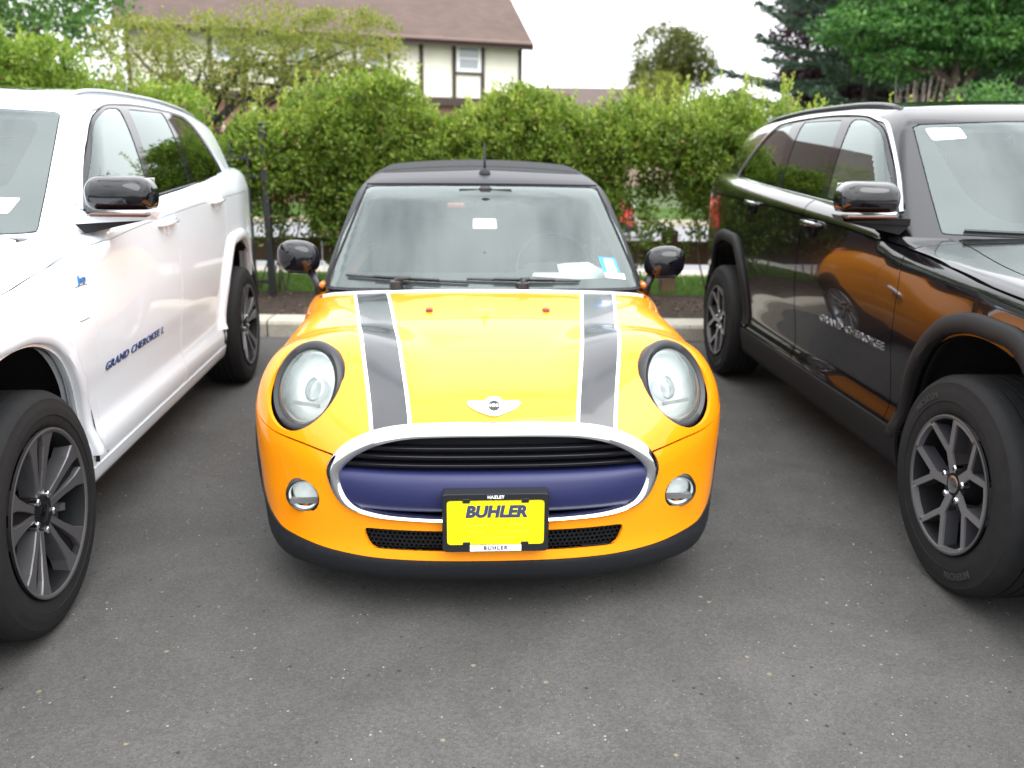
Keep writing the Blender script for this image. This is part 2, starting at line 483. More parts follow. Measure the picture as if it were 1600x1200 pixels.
def strip(F, path, width, off, thick, m, name, parent, proj=None, wdir=None):
    """ribbon with rounded top following a path on the surface; path: (n,3) points on F"""
    P = np.array(path, float); N_ = nrm(grad(F, P)); k = len(P)
    T_ = np.array([nrm(P[min(i+1, k-1)] - P[max(i-1, 0)]) for i in range(k)]); S = nrm(np.cross(T_, N_))
    w = width/2; A = []
    for i in range(k):
        row = [P[i] - S[i]*w - N_[i]*.01, P[i] - S[i]*w + N_[i]*(off), P[i] - S[i]*w*.6 + N_[i]*(off+thick), P[i] + S[i]*w*.6 + N_[i]*(off+thick), P[i] + S[i]*w + N_[i]*(off), P[i] + S[i]*w - N_[i]*.01]
        A.append(row)
    b = MB(); b.grid(A); e = len(b.V); b.F.append((0, 1, 2, 3, 4, 5)); b.F.append(tuple(range(e-6, e))[::-1])
    return b.build(name, m, parent, angle=50)

def text_mesh(txt, size, extrude=.002, shear=0, bold=0, spacing=1.0, align='CENTER'):
    cu = bpy.data.curves.new('lettering', 'FONT'); cu.body = txt; cu.size = size; cu.extrude = extrude; cu.shear = shear
    cu.offset = bold; cu.space_character = spacing; cu.align_x = align; cu.align_y = 'CENTER'; cu.resolution_u = 3
    o = bpy.data.objects.new('lettering', cu); COL.objects.link(o)
    dg = bpy.context.evaluated_depsgraph_get(); me = bpy.data.meshes.new_from_object(o.evaluated_get(dg))
    V = np.array([v.co[:] for v in me.vertices]); Fc = [tuple(p.vertices) for p in me.polygons]
    bpy.data.objects.remove(o); bpy.data.meshes.remove(me); bpy.data.curves.remove(cu)
    return V, Fc
def copy_tree(o, parent=None):
    c = o.copy(); COL.objects.link(c); c.parent = parent
    for ch in list(o.children): copy_tree(ch, c)
    return c
# ---------------------------------------------------------------- car materials
ORANGE = mat('orange_paint', (.86, .268, .003), .45, coat=.8, coat_rough=.03, spec=.08, var=.03, vscale=3)
WHITE = mat('white_paint', (.76, .81, .86), .35, coat=1.0, coat_rough=.03, var=.015, vscale=3)
BLACK = mat('black_paint', (.0035, .003, .004), .2, coat=1.0, coat_rough=.004, spec=.12)
GLOSSB = mat('gloss_black', (.004, .004, .006), .05, spec=.5)
SATINB = mat('satin_black', (.010, .011, .013), .38)
PLAST = mat('grey_black_plastic', (.012, .013, .016), .6, spec=.3, bump=.15, bscale=400)
PLASTG = mat('dark_grey_cladding', (.010, .0097, .0104), .6, spec=.22, bump=.12, bscale=400)
DARK = mat('dark_cavity', (.006, .006, .007), .9)
CHROME = mat('chrome', (.82, .84, .87), .09, 1.0)
SATINCH = mat('satin_chrome', (.62, .64, .68), .26, 1.0)
MACH = mat('machined_alloy', (.42, .43, .46), .33, .85)
MACHD = mat('dark_machined_alloy', (.10, .10, .105), .42, .5)
POCKET = mat('dark_alloy_paint', (.005, .0055, .006), .6, 0, spec=.15)
RUBBER = mat('tyre_rubber', (.011, .0112, .0118), .75, spec=.22, var=.15, vscale=20, bump=.12, bscale=150)
RUBBERL = mat('tyre_lettering_rubber', (.022, .022, .024), .55)
STEEL = mat('disc_steel', (.055, .055, .058), .5, .5)
NAVY = mat('navy_bumper_panel', (.015, .018, .070), .45, spec=.3, coat=.12, coat_rough=.2, bump=.05, bscale=300)
CLOTH = mat('black_roof_fabric', (.010, .011, .013), .85, bump=.5, bscale=900, var=.12, vscale=12)
SEAT = mat('dark_seat_cloth', (.10, .10, .105), .8)
SEATL = mat('pale_leather', (.36, .33, .29), .6)
DASH = mat('dashboard_plastic', (.04, .042, .045), .7)
REFLECT = mat('lamp_reflector', (.90, .92, .91), .35, 0)
AMBER = mat('amber_lens', (.55, .16, .02), .2, coat=.5)
REDL = mat('red_tail_lens', (.42, .012, .010), .15, coat=.8)
PAPER = mat('white_paper', (.86, .87, .88), .6)
BLUEST = mat('blue_sticker', (.03, .25, .62), .5)
YELLOW = mat('yellow_plate', (.92, .80, .0), .45)
INK = mat('dark_print', (.03, .04, .10), .6)
FAINT = mat('faint_orange_print', (.85, .50, .02), .6)
PINW = mat('white_pinstripe', (.85, .85, .84), .4)
STRIPE = mat('black_bonnet_stripe', (.014, .015, .019), .22, coat=.5, coat_rough=.08)
REDD = mat('dark_red_plastic', (.18, .02, .015), .4)
W_GLASS = glass('windscreen_glass', (.76, .85, .82), .95, haze=.11)
S_GLASS = glass('side_glass', (.45, .54, .55), 1.0, haze=.05)
P_GLASS = glass('privacy_glass', (.035, .04, .04), .75)
MILKY = glass('milky_lamp_glass', (.92, .94, .93), .8, haze=.24)
L_GLASS = glass('lamp_cover_glass', (.90, .93, .93), .9, haze=.03)

# ---------------------------------------------------------------- wheels (outward = +x, centre at the origin, outer face at x = 0)
def arc_text(txt, r, size, ang, m, parent, x=.0015, name='lettering', flip=False):
    V, Fc = text_mesh(txt, size, extrude=.0012, bold=.0012, spacing=1.15)
    out = []
    for vx, vy, vz in V:
        if flip: a = ang + vx/r; rr = r - vy
        else: a = ang - vx/r; rr = r + vy
        out.append((x + vz, rr*math.cos(a), rr*math.sin(a)))
    return mk(name, out, Fc, m, parent)

def make_wheel(kind, Rt, Rr, width, parent, loc, rz):
    w = empty('wheel', loc, rz, parent)
    W_ = width
    pr = [(-W_+.03, Rr-.004), (-W_+.012, Rr+.01), (-W_, Rr+(Rt-Rr)*.45), (-W_+.012, Rt-.028), (-W_+.035, Rt-.006)]
    n = 5                                                    # tread with grooves
    x0, x1 = -W_+.035, -.035
    for i in range(n):
        a = x0 + (x1-x0)*i/n; b = x0 + (x1-x0)*(i+1)/n
        pr += [(a+.004, Rt), (b-.004, Rt), (b-.004, Rt-.008), (b+.004, Rt-.008)] if i < n-1 else [(a+.004, Rt), (b, Rt-.001)]
    h = Rt - Rr
    pr += [(-.016, Rt-.012), (-.006, Rt-.028), (-.0065, Rt-.032), (-.001, Rr+h*.62), (.0, Rr+h*.5), (.0005, Rr+h*.36), (-.002, Rr+h*.355), (-.004, Rr+h*.2), (-.008, Rr+.012), (-.016, Rr+.002), (-.028, Rr-.006)]
    b = MB(); b.lathe(pr, 72, 'x', closed=False)
    t = b.build('tyre', RUBBER, w, angle=35)
    # rim barrel and lip
    b = MB(); b.lathe([(-.006, Rr+.006), (-.001, Rr+.003), (0.0, Rr-.003), (-.004, Rr-.008), (-.016, Rr-.013), (-.05, Rr-.020), (-W_+.05, Rr-.03), (-W_+.03, Rr-.012), (-W_+.02, Rr)], 64, 'x')
    b.build('rim', POCKET if kind != 'silver' else MACH, w, angle=40)
    b = MB(); b.lathe([(.0005, Rr+.004), (.0018, Rr+.001), (.0012, Rr-.004), (-.004, Rr-.009)], 64, 'x'); b.build('rim_edge', MACHD if kind != 'silver' else MACH, w, angle=60)
    # brake
    b = MB(); b.lathe([(-.105, .03), (-.098, .032), (-.098, Rr*.72), (-.116, Rr*.72), (-.116, .03)], 48, 'x'); b.build('brake_disc', STEEL, w, angle=40)
    b = MB(); b.lathe([(-.02, .0), (-.03, .062), (-.098, .072), (-.12, .075)], 32, 'x'); b.build('hub', POCKET, w, angle=30)
    b = MB()
    cal = [(Rr*.60*math.cos(a), Rr*.60*math.sin(a)) for a in np.linspace(-.55, .55, 8)] + [(Rr*.86*math.cos(a), Rr*.86*math.sin(a)) for a in np.linspace(.5, -.5, 8)]
    b.prism([(p[0], p[1]) for p in cal], -.125, -.078, M=[[0, 0, 1], [1, 0, 0], [0, 1, 0]]); b.build('brake_caliper', MACHD, w)
    A = [[0, 0, 1], [1, 0, 0], [0, 1, 0]]
    def spoke(poly, xr, xh, thick, m, name, tilt=True, ph=0):
        """poly in (along radius, across); x follows the dish"""
        c, s_ = math.cos(ph), math.sin(ph); b = MB(); n_ = len(poly); V = []
        cen = np.mean(poly, 0)
        def xx(r): return xh + (xr - xh)*min(1, max(0, (r-.05)/(Rr-.06)))
        for lvl in (0, 1, 2):
            for u, v in poly:
                k = [.90, 1.0, 1.18][lvl] if tilt else 1
                vv = cen[1] + (v - cen[1])*k if abs(v-cen[1]) > 0 else v
                x = xx(u) - [0, .004, thick][lvl]
                V.append((x, u*c - vv*s_, u*s_ + vv*c))
        Fc = [tuple(range(n_))]
        for q in (0, 1): Fc += [(q*n_+i, q*n_+(i+1) % n_, (q+1)*n_+(i+1) % n_, (q+1)*n_+i) for i in range(n_)]
        b.add(V, Fc); return b
    if kind == 'split':
        for k in range(5):
            for sg in (-1, 1):
                ph = R(90 + 72*k) + sg*R(12.5)
                poly = [(.050, -.012), (.050, .012), (.13, .014), (Rr*.80, .022), (Rr-.010, .036), (Rr-.010, -.030), (Rr*.80, -.016), (.13, -.010)]
                if sg > 0: poly = [(u, -v) for u, v in poly][::-1]
                spoke(poly, -.004, -.030, .05, MACH, 'spoke', ph=ph).build('spoke', MACH if False else mat('spoke_grey', (.11, .108, .115), .36, .6), w)
        for k in range(5):
            ph = R(90 + 72*k)
            b = spoke([(.06, -.012), (.06, .012), (Rr-.015, .030), (Rr-.015, -.030)], -.022, -.036, .02, POCKET, 'spoke', ph=ph); b.build('spoke_web', POCKET, w)
            b = spoke([(Rr*.66, -.012), (Rr*.66, .012), (Rr*.80, .013), (Rr*.80, -.013)], -.050, -.050, .03, MACH, 'x', ph=ph + R(36)); b.build('weight_rib', MACH, w)
    elif kind == 'fork':
        for k in range(5):
            ph = R(39 + 72*k)
            r0, r1 = .122, Rr - .012
            a1 = R(18.5); ex, ey = r1*math.cos(a1), r1*math.sin(a1)
            hw = .0105
            poly = [(.03, -.016), (r0-.004, -.017), (ex, -ey-hw*.6), (ex+.012, -ey+hw*1.5), (r0+.028, 0), (ex+.012, ey-hw*1.5), (ex, ey+hw*.6), (r0-.004, .017), (.03, .016)]
            # two straight arms and a stem
            b = MB(); dk = MB()
            for sg in (-1, 1):
                p0 = np.array([r0-.012, sg*.004]); p1 = np.array([ex, sg*ey]); d = nrm(p1-p0); q = np.array([-d[1], d[0]])
                pl = [tuple(p0 - q*hw), tuple(p1 - q*hw), tuple(p1 + q*hw), tuple(p0 + q*hw)]
                s2 = spoke(pl, -.003, -.028, .007, MACH, 'a', ph=ph, tilt=False); b.add(s2.V, s2.F); s3 = spoke(pl, -.0101, -.0351, .045, MACH, 'a', ph=ph, tilt=False); dk.add(s3.V, s3.F)
            s2 = spoke([(.028, -.017), (r0, -.015), (r0+.012, 0), (r0, .015), (.028, .017)], -.0035, -.0275, .007, MACH, 'a', ph=ph, tilt=False); b.add(s2.V, s2.F)
            dk.build('spoke_side', mat('spoke_side_grey', (.045, .045, .052), .45, .3), w)
            b.build('spoke', mat('spoke_silver', (.28, .275, .285), .32, .7), w)
        for k in range(5):
            ph = R(75 + 72*k); aw = R(16); b = MB()
            pl = [((Rr-.003)*math.cos(a), (Rr-.003)*math.sin(a)) for a in np.linspace(-aw, aw, 8)] + [((Rr-.016)*math.cos(a), (Rr-.016)*math.sin(a)) for a in np.linspace(aw, -aw, 8)]
            c, s_ = math.cos(ph), math.sin(ph); pl = [(u*c - v*s_, u*s_ + v*c) for u, v in pl]
            b.prism(pl, -.020, .001, M=A); b.build('rim_bridge', mat('spoke_silver', (.3, .3, .3)), w)
    else:
        for k in range(10):
            ph = R(36*k)
            spoke([(.04, -.011), (.04, .011), (Rr-.01, .016), (Rr-.01, -.016)], -.01, -.035, .03, MACH, 's', ph=ph).build('spoke', MACH, w)
    b = MB(); b.lathe([(-.020, .0), (-.020, .022), (-.024, .030), (-.05, .034)], 28, 'x'); b.build('hub_cap', GLOSSB if kind == 'split' else SATINCH, w, angle=30)
    nut = MB()
    nut.lathe([(-.020, .0), (-.019, .008), (-.022, .0115), (-.045, .0125)], 12, 'x')
    first = None
    for k in range(5):
        a = R(90 + 72*k + (0 if kind != 'split' else 36))
        if first is None: first = nut.build('wheel_nut', CHROME, w, angle=40); o = first
        else: o = first.copy(); COL.objects.link(o)
        o.location = (0, .057*math.cos(a), .057*math.sin(a))
    return w
# ---------------------------------------------------------------- the orange hatchback convertible
def plane_tilt(C, Nn):
    n = nrm(np.array(Nn, float)); u = nrm(np.cross([0, 0, 1.], n)); v = np.cross(n, u)
    return n, u, v

def make_mini():
    car = empty('parked_car', (-.094, 3.135, 0), .058)
    tag(car, 'orange small convertible with black bonnet stripes and black fabric roof', 'car')
    F = F_mini; wh = None
    V, T = body_grid(F, -.15, 2.35, .50, 84, 90, 230)
    shell = Skin(F, V, T)
    # --- openings
    def circ(yc, zc, r, mx=.45):
        def f(P):
            d = np.hypot(P[:, 1]-yc, P[:, 2]-zc) - r; return np.where(np.abs(P[:, 0]) > mx, d, 1.)
        return f
    for yc in (0.0, 2.495): shell.remove(circ(yc, .305, .345))
    sk = Skin(F, shell.V, shell.T)
    half = [(0, .641), (.15, .640), (.30, .632), (.405, .607), (.483, .560), (.518, .490), (.478, .398), (.380, .363), (.235, .356), (.1, .354), (0, .3535)]
    out = csp(half[:-1] + [(-x, z) for x, z in half[::-1]][:-1], 6)
    halfi = [(0, .601), (.15, .600), (.275, .593), (.374, .569), (.442, .528), (.472, .480), (.440, .403), (.362, .378), (.232, .370), (.1, .368), (0, .3675)]
    inn = csp(halfi[:-1] + [(-x, z) for x, z in halfi[::-1]][:-1], 6)
    sk.remove(front_field(out, .0))
    slot = rpoly([(-.412, .322), (.412, .322), (.385, .256), (-.385, .256)], .025)
    sk.remove(front_field(slot, .0))
    for s in (-1, 1):
        sk.remove(front_field([(s*.600 + .054*math.cos(a), .393 + .054*math.sin(a)) for a in np.linspace(0, 2*math.pi, 33)[:-1]], .0))
    def hlf(P):
        Q = P.copy(); Q[:, 0] = np.abs(Q[:, 0]); d = Q - HL_C; al = d @ HL_N
        n_, u_, v_ = plane_tilt(HL_C, HL_N); rad = np.hypot(d @ u_, (d @ v_)/1.16) - .131
        return np.where(np.abs(al) < .16, rad, 1.)
    sk.remove(hlf)
    # --- cavity under the roof
    cav = rpoly([(-.64, .56), (.64, .56), (.66, 2.3), (-.66, 2.3)], .1)
    sk.remove(top_field(cav, .84)); shell.remove(top_field(cav, .80))
    # --- lower lip
    zl = pch([0, .336, .50, .633, .682, .733, .80, .85], [.225, .226, .233, .248, .256, .285, .36, .40])
    lip = sk.inside(lambda P: np.where(P[:, 1] < .05, P[:, 2] - zl(np.abs(P[:, 0])), 1.), .001)
    lip.build('lower_lip', PLAST, car, off=.004)
    sill = sk.inside(lambda P: np.where(P[:, 1] > .05, P[:, 2] - .245, 1.), .001); sill.build('sill', PLAST, car, off=.006)
    # --- bonnet
    zs = pch([0, .45, .503, .609, .702, .764, .82], [.53, .535, .546, .569, .583, .605, .63])
    ycw = lambda P: .375 + .33*P[:, 0]**2
    def hood(P):
        a = zs(np.abs(P[:, 0])) - P[:, 2]
        a = np.where(P[:, 1] > .0, .66 - P[:, 2], a)
        return np.maximum(a, P[:, 1] - ycw(P))
    h = sk.inside(hood, .003)
    pts = dict(a=(.366, .260), y=(-.70, -.44, .02, .46))
    fo = pch([-.72, -.688, -.48, 0, .46, .6], [.370, .3745, .416, .489, .559, .580]); fi = pch([-.72, -.694, -.43, 0, .38, .6], [.263, .2665, .310, .368, .420, .450])
    hs = h.copy()
    def band(sk_, lo, hi, sg, name, m_, off):
        s_ = sk_.copy(); s_.remove(lambda P: P[:, 0]*sg - lo(P[:, 1])); s_.remove(lambda P: hi(P[:, 1]) - P[:, 0]*sg); s_.remove(lambda P: .64 - P[:, 2] + 0*P[:, 1]*0 if False else P[:, 2] - .60)
        s_.build(name, m_, bonnet, rim=0, off=off)
    bonnet = h.build('bonnet', ORANGE, car)
    for sg in (-1, 1):
        band(hs, fi, fo, sg, 'bonnet_stripe', STRIPE, .0009)
        band(hs, fo, lambda y: fo(y) + .0115, sg, 'pinstripe', PINW, .0011)
        band(hs, lambda y: fi(y) - .0115, fi, sg, 'pinstripe', PINW, .0011)
    # --- scuttle strip between bonnet and windscreen
    sc_ = sk.inside(lambda P: np.maximum(np.maximum(ycw(P) - P[:, 1], P[:, 1] - ycw(P) - .20), .80 - P[:, 2]) + np.where(np.abs(P[:, 0]) > .74, 1., 0), .002)
    sc_.build('scuttle_panel', SATINB, car)
    path = []
    for x in np.linspace(-.715, .715, 41): path.append((x, .385 + .33*x*x, 1.5))
    path = on_surface(F, path, (0, 0, -1), 0, 1.2)
    strip(F, path, .020, .001, .006, mat('pale_edge_glint', (.72, .72, .73), .3, .3, coat=.4), 'bonnet_edge_glint', car)  # pale strip painted as the bright reflection along the bonnet's rear edge
    # --- doors and rear
    for sg in (-1, 1):
        door = rpoly([(.56, .27), (1.86, .27), (1.90, .60), (1.86, .90), (1.84, 1.0), (.60, 1.0), (.56, .80)], .05)
        d = sk.inside(side_field(door, sg, minx=.55), .0025); d = d.build('door', ORANGE, car)
        b = MB(); b.box((sg*.835, 1.62, .74), (.025, .16, .028), bev=.01); b.build('handle', CHROME, d)
        fn = rpoly([(.30, .25), (.545, .25), (.545, .86), (.30, .65)], .01)
        sk.inside(side_field(fn, sg, minx=.55), .002).build('front_wing', ORANGE, car)
    rear = sk.inside(lambda P: 1.2 - P[:, 1], .001); rear.build('rear_body', ORANGE, car)
    sk.inside(lambda P: P[:, 1] - .30, 0).build('front_bumper', ORANGE, car)
    s2 = shell; N_ = nrm(grad(F, s2.V)); s2.V = s2.V - N_*.022
    s2.remove(front_field(csp([(x*.99, z) for x, z in out], 1), .0)); s2.remove(front_field(slot, .0)); s2.remove(hlf)
    for s in (-1, 1): s2.remove(front_field([(s*.600 + .06*math.cos(a), .393 + .06*math.sin(a)) for a in np.linspace(0, 2*math.pi, 33)[:-1]], .0))
    mk('inner_shell', s2.V, s2.T, DARK, car)
    # --- wheel arch cladding and liners
    for yc in (0.0, 2.495):
        for sg in (-1, 1):
            b = MB(); A = []; AA = np.linspace(R(-16), R(196), 40)
            XX = on_surface(F, [(sg*1.3, yc + .372*math.cos(a), max(.16, .305 + .372*math.sin(a))) for a in AA], (-sg, 0, 0), 0, 1.2)[:, 0]
            for a, xs in zip(AA, XX):
                row = []
                for r, dx in ((.335, -.10), (.337, .006), (.345, .012), (.372, .013), (.386, .006), (.388, -.03)):
                    y = yc + r*math.cos(a); z = max(.13, .305 + r*math.sin(a))
                    row.append((xs + sg*dx, y, z))
                A.append(row)
            b.grid(A); b.build('arch_trim', PLAST, car, angle=60)
            b = MB(); A = []
            for a in np.linspace(R(-20), R(200), 24):
                A.append([(sg*(.47), yc + .36*math.cos(a), .305 + .36*math.sin(a)), (sg*.80, yc + .36*math.cos(a), .305 + .36*math.sin(a))])
            b.grid(A); b.prism([(yc-.38, .12), (yc+.38, .12), (yc+.38, .6), (yc, .68), (yc-.38, .6)], sg*.46, sg*.465, M=[[0, 0, 1], [1, 0, 0], [0, 1, 0]]); b.build('wheel_liner', DARK, car)
            if wh is None: wh = make_wheel('silver', .308, .215, .195, car, (sg*.818, yc, .308), 0 if sg > 0 else math.pi)
            else:
                w2 = copy_tree(wh, car); w2.location = (sg*.818, yc, .308); w2.rotation_euler = (0, 0, 0 if sg > 0 else math.pi)
    # --- grille
    def ring(o, i, name, m, parent, prof):
        n_ = len(o); A = []
        for k in range(n_):
            row = []
            for t, dy in prof:
                p = np.array(o[k])*(1-t) + np.array(i[k])*t
                row.append((p[0], dy, p[1]))
            A.append(row)
        A = np.array(A); Q = A.reshape(-1, 3).copy(); dy = Q[:, 1].copy(); Q[:, 1] = -1.5
        S = on_surface(F, Q, (0, 1, 0), 0, 1.4); S[:, 1] += dy
        b = MB(); b.grid(S.reshape(A.shape), closed_u=True); return b.build(name, m, parent, angle=70)
    ring(out, inn, 'grille_surround', CHROME, car, [(-.02, .02), (-.02, -.004), (.08, -.012), (.3, -.016), (.6, -.013), (.9, -.004), (1.0, .012), (1.0, .05)])
    gb = rpoly([(-.50, .60), (.50, .60), (.50, .36), (-.50, .36)], .08)
    Q = []
    xs = np.linspace(-.51, .51, 30); zz = np.linspace(.345, .615, 8)
    P = np.array([(x, -1.5, z) for x in xs for z in zz]); S = on_surface(F, P, (0, 1, 0), 0, 1.4); S[:, 1] += .075
    b = MB(); b.grid(S.reshape(30, 8, 3)); b.build('grille_backing', DARK, car)
    innp = np.array(inn)
    def halfw(z):
        best = .1
        for k in range(len(innp)):
            a, c = innp[k], innp[(k+1) % len(innp)]
            if (a[1]-z)*(c[1]-z) <= 0 and abs(a[1]-c[1]) > 1e-9:
                best = max(best, a[0] + (z-a[1])/(c[1]-a[1])*(c[0]-a[0]))
        return best
    for z0 in (.568, .545, .521):
        L_ = halfw(z0) + .012; A = []; us = np.linspace(-1, 1, 41); SS = on_surface(F, [(u*L_, -1.5, z0) for u in us], (0, 1, 0), 0, 1.4)
        for u, s0 in zip(us, SS):
            x = u*L_
            A.append([(x, s0[1] + .045, z0+.004), (x, s0[1] + .012, z0+.0075), (x, s0[1] + .006, z0+.004), (x, s0[1] + .008, z0-.004), (x, s0[1] + .030, z0-.007)])
        b = MB(); b.grid(A); b.build('grille_slat', GLOSSB, car, angle=50)
    A = []
    prof = ((.502, .05), (.501, .022), (.496, .008), (.486, .001), (.472, -.003), (.440, -.004), (.405, -.003), (.386, .004), (.378, .016), (.376, .03))
    Q = np.array([(u*(halfw(min(max(z, .372), .58)) + .004), -1.5, z) for u in np.linspace(-1, 1, 61) for z, dy in prof])
    S = on_surface(F, Q, (0, 1, 0), 0, 1.4); S[:, 1] += np.tile([p[1] for p in prof], 61); A = S.reshape(61, len(prof), 3)
    b = MB(); b.grid(A); b.build('bumper_bar', NAVY, car, angle=60)
    # lower intake
    P = np.array([(x, -1.5, z) for x in np.linspace(-.43, .43, 20) for z in (.24, .34)]); S = on_surface(F, P, (0, 1, 0), 0, 1.4); S[:, 1] += .06
    b = MB(); b.grid(S.reshape(20, 2, 3)); b.build('intake_backing', DARK, car)
    ix = np.linspace(0, .45, 20); iy = on_surface(F, [(x, -1.5, .29) for x in ix], (0, 1, 0), 0, 1.4)[:, 1]
    b = MB()
    for r_ in range(5):
        for c_ in range(58):
            x = -.42 + c_*.0147 + (r_ % 2)*.00735; z = .262 + r_*.0135
            if abs(x) > .405: continue
            pts2 = [(x + .0085*math.cos(R(30+60*k)), z + .0085*math.sin(R(30+60*k))) for k in range(7)]
            y = float(np.interp(abs(x), ix, iy)) + .02
            A = [[(p[0], y, p[1]), (x + (p[0]-x)*.78, y, z + (p[1]-z)*.78), (x + (p[0]-x)*.78, y + .012, z + (p[1]-z)*.78)] for p in pts2]
            b.grid(A)
    o = b.build('intake_mesh', SATINB, car)
    # --- fog lamps
    for s in (-1, 1):
        c0 = on_surface(F, [(s*.600, -1.5, .393)], (0, 1, 0), 0, 1.4)[0]
        b = MB(); b.lathe([(.05, .0), (.045, .035), (.012, .050)], 32, 'y', c=c0); fl = b.build('fog_lamp', REFLECT, car, angle=60)
        b = MB(); b.lathe([(.0, .0), (.004, .025), (.012, .042), (.018, .048)], 32, 'y', c=c0); b.build('lens', L_GLASS, fl, angle=60)
        b = MB(); b.lathe([(-.008, .0475), (-.012, .052), (-.004, .058), (.03, .060), (.05, .05), (.02, .048)], 40, 'y', c=c0 + np.array([0, .012, 0])); b.build('bezel', SATINB, fl, angle=60)
        b = MB(); b.box(c0 + np.array([0, .008, -.020]), (.088, .012, .016)); b.build('lamp_visor', mat('grey_visor', (.12, .12, .12), .4), fl)
    # --- headlamps
    for s in (-1, 1):
        C = HL_C*np.array([s, 1, 1]); Nn = HL_N*np.array([s, 1, 1]); n, u, v = plane_tilt(C, Nn)
        def disc(prof, m, name, par, seg=48, ang=50):
            A = []
            for a_, r_ in prof:
                A.append([C + n*a_ + r_*(u*math.cos(2*math.pi*j/seg) + 1.16*v*math.sin(2*math.pi*j/seg)) for j in range(seg)])
            b = MB(); b.grid(A, closed_v=True); return b.build(name, m, par, angle=ang)
        hl = disc([(.0, .133), (.020, .134), (.030, .130), (.036, .120), (.030, .1065), (.0, .104), (-.04, .10)], SATINB, 'headlamp', car)
        disc([(.012, .110), (.0, .102), (-.03, .080), (-.055, .045), (-.065, .0)], REFLECT, 'reflector', hl)
        disc([(.0145, .1085), (.016, .098), (.008, .094)], SATINCH, 'reflector_ring', hl)
        disc([(-.02, .024), (-.005, .022), (.006, .014), (.010, .0)], L_GLASS, 'projector', hl)
        disc([(-.045, .036), (-.015, .036), (-.012, .030)], SATINCH, 'projector_rim', hl)
        disc([(.027, .1065), (.044, .086), (.055, .050), (.058, .0)], MILKY, 'lens', hl)
        b = MB(); b.box(C + n*.014 - v*.055, (.11, .006, .012), M=np.stack([u, n, v], 1)); b.build('lamp_bar', mat('lamp_bar_grey', (.35, .36, .36), .3, .5), hl)
    # --- number plate
    yP = -.842
    pl = MB(); pl.prism([(p[0], p[1]) for p in rpoly([(-.160, .276), (.160, .276), (.160, .464), (-.160, .464)], .012)], yP-.006, yP+.05, M=[[1, 0, 0], [0, 0, 1], [0, 1, 0]]); pf = pl.build('licence_plate', SATINB, car)
    # raised frame border round the yellow plate
    o_ = rpoly([(-.160, .276), (.160, .276), (.160, .464), (-.160, .464)], .012, 4); i_ = rpoly([(-.146, .300), (.146, .300), (.146, .444), (-.146, .444)], .012, 4)
    A = [[(a[0], yP-.004, a[1]), (a[0]*.985, yP-.011, .37+(a[1]-.37)*.985), (c[0], yP-.011, c[1]), (c[0], yP-.006, c[1])] for a, c in zip(o_, i_)]
    b = MB(); b.grid(A, closed_u=True); b.build('plate_frame', SATINB, pf, angle=40)
    M3 = [[1, 0, 0], [0, 0, -1], [0, 1, 0]]
    b = MB(); b.prism([(p[0], p[1]) for p in rpoly([(-.147, .299), (.147, .299), (.147, .445), (-.147, .445)], .010)], yP-.0075, yP-.005, M=[[1, 0, 0], [0, 0, 1], [0, 1, 0]]); b.build('plate', YELLOW, pf)
    def wr(txt, x, z, size, m, name, dy=-.0082, **k):
        Vt, Ft = text_mesh(txt, size, extrude=.0004, **k); Vt = Vt @ np.array(M3).T if False else np.stack([Vt[:, 0] + x, -Vt[:, 2] + yP + dy, Vt[:, 1] + z], 1)
        return mk(name, Vt, Ft, m, pf)
    wr('BUHLER', 0, .405, .050, INK, 'lettering', shear=.18, bold=.0028, spacing=1.02)
    for x, z, w_ in ((-.055, .362, .075), (.065, .366, .05), (-.06, .341, .05), (.055, .341, .095), (0, .322, .11)):
        b = MB(); b.box((x, yP-.0082, z), (w_, .0008, .0045)); b.build('small_print', FAINT, pf)
    wr('HAZLET', 0, .454, .013, PAPER, 'lettering', dy=-.0118, bold=.0004, spacing=1.1)
    b = MB(); b.box((0, yP-.0118, .2895), (.155, .001, .020)); b.build('name_strip', PAPER, pf)
    wr('BUHLER', 0, .2895, .017, INK, 'lettering', dy=-.0128, bold=.0006, spacing=1.25)
    for sx in (-1, 1):
        for z in (.302, .442):
            b = MB(); b.box((sx*.088, yP-.010, z), (.022, .003, .014), bev=.001); b.build('plate_tab', SATINB, pf)
    # --- winged badge
    wing = [(0, .027), (.018, .026), (.030, .0165), (.075, .0165), (.082, .010), (.078, .002), (.060, -.010), (.040, -.018), (.015, -.026), (0, -.028)]
    wing = csp(wing[:-1] + [(-x, z) for x, z in wing[::-1]][:-1], 3)
    o3 = on_surface(F, [(0, -1.5, .676)], (0, 1, 0), 0, 1.6)[0]; nb = nrm(grad(F, o3[None]))[0]; ub = np.array([1., 0, 0]); vb = np.cross(nb, ub)*-1
    vb = nrm(np.cross(ub, nb)*-1) if np.cross(ub, nb)[2] < 0 else nrm(np.cross(ub, nb))
    def dec(poly, h0, h1, m, name, par=car, sc=1.35):
        Vv = [o3 + ub*p[0] + vb*p[1]*sc + nb*h for h in (h0, h1) for p in poly]; k = len(poly)
        Fc = [(i, (i+1) % k, k + (i+1) % k, k + i) for i in range(k)] + [tuple(range(k))[::-1], tuple(range(k, 2*k))]
        return mk(name, Vv, Fc, m, par)
    bd = dec(wing, -.004, .006, CHROME, 'winged_badge')
    cir = lambda r, n_=28: [(r*math.cos(2*math.pi*k/n_), r*math.sin(2*math.pi*k/n_)) for k in range(n_)]
    dec(cir(.022), .006, .008, CHROME, 'badge_ring', bd, 1.15); dec(cir(.018), .008, .0085, SATINB, 'badge_disc', bd, 1.15)
    Vt, Ft = text_mesh('MINI', .013, extrude=.0004, bold=.0006)
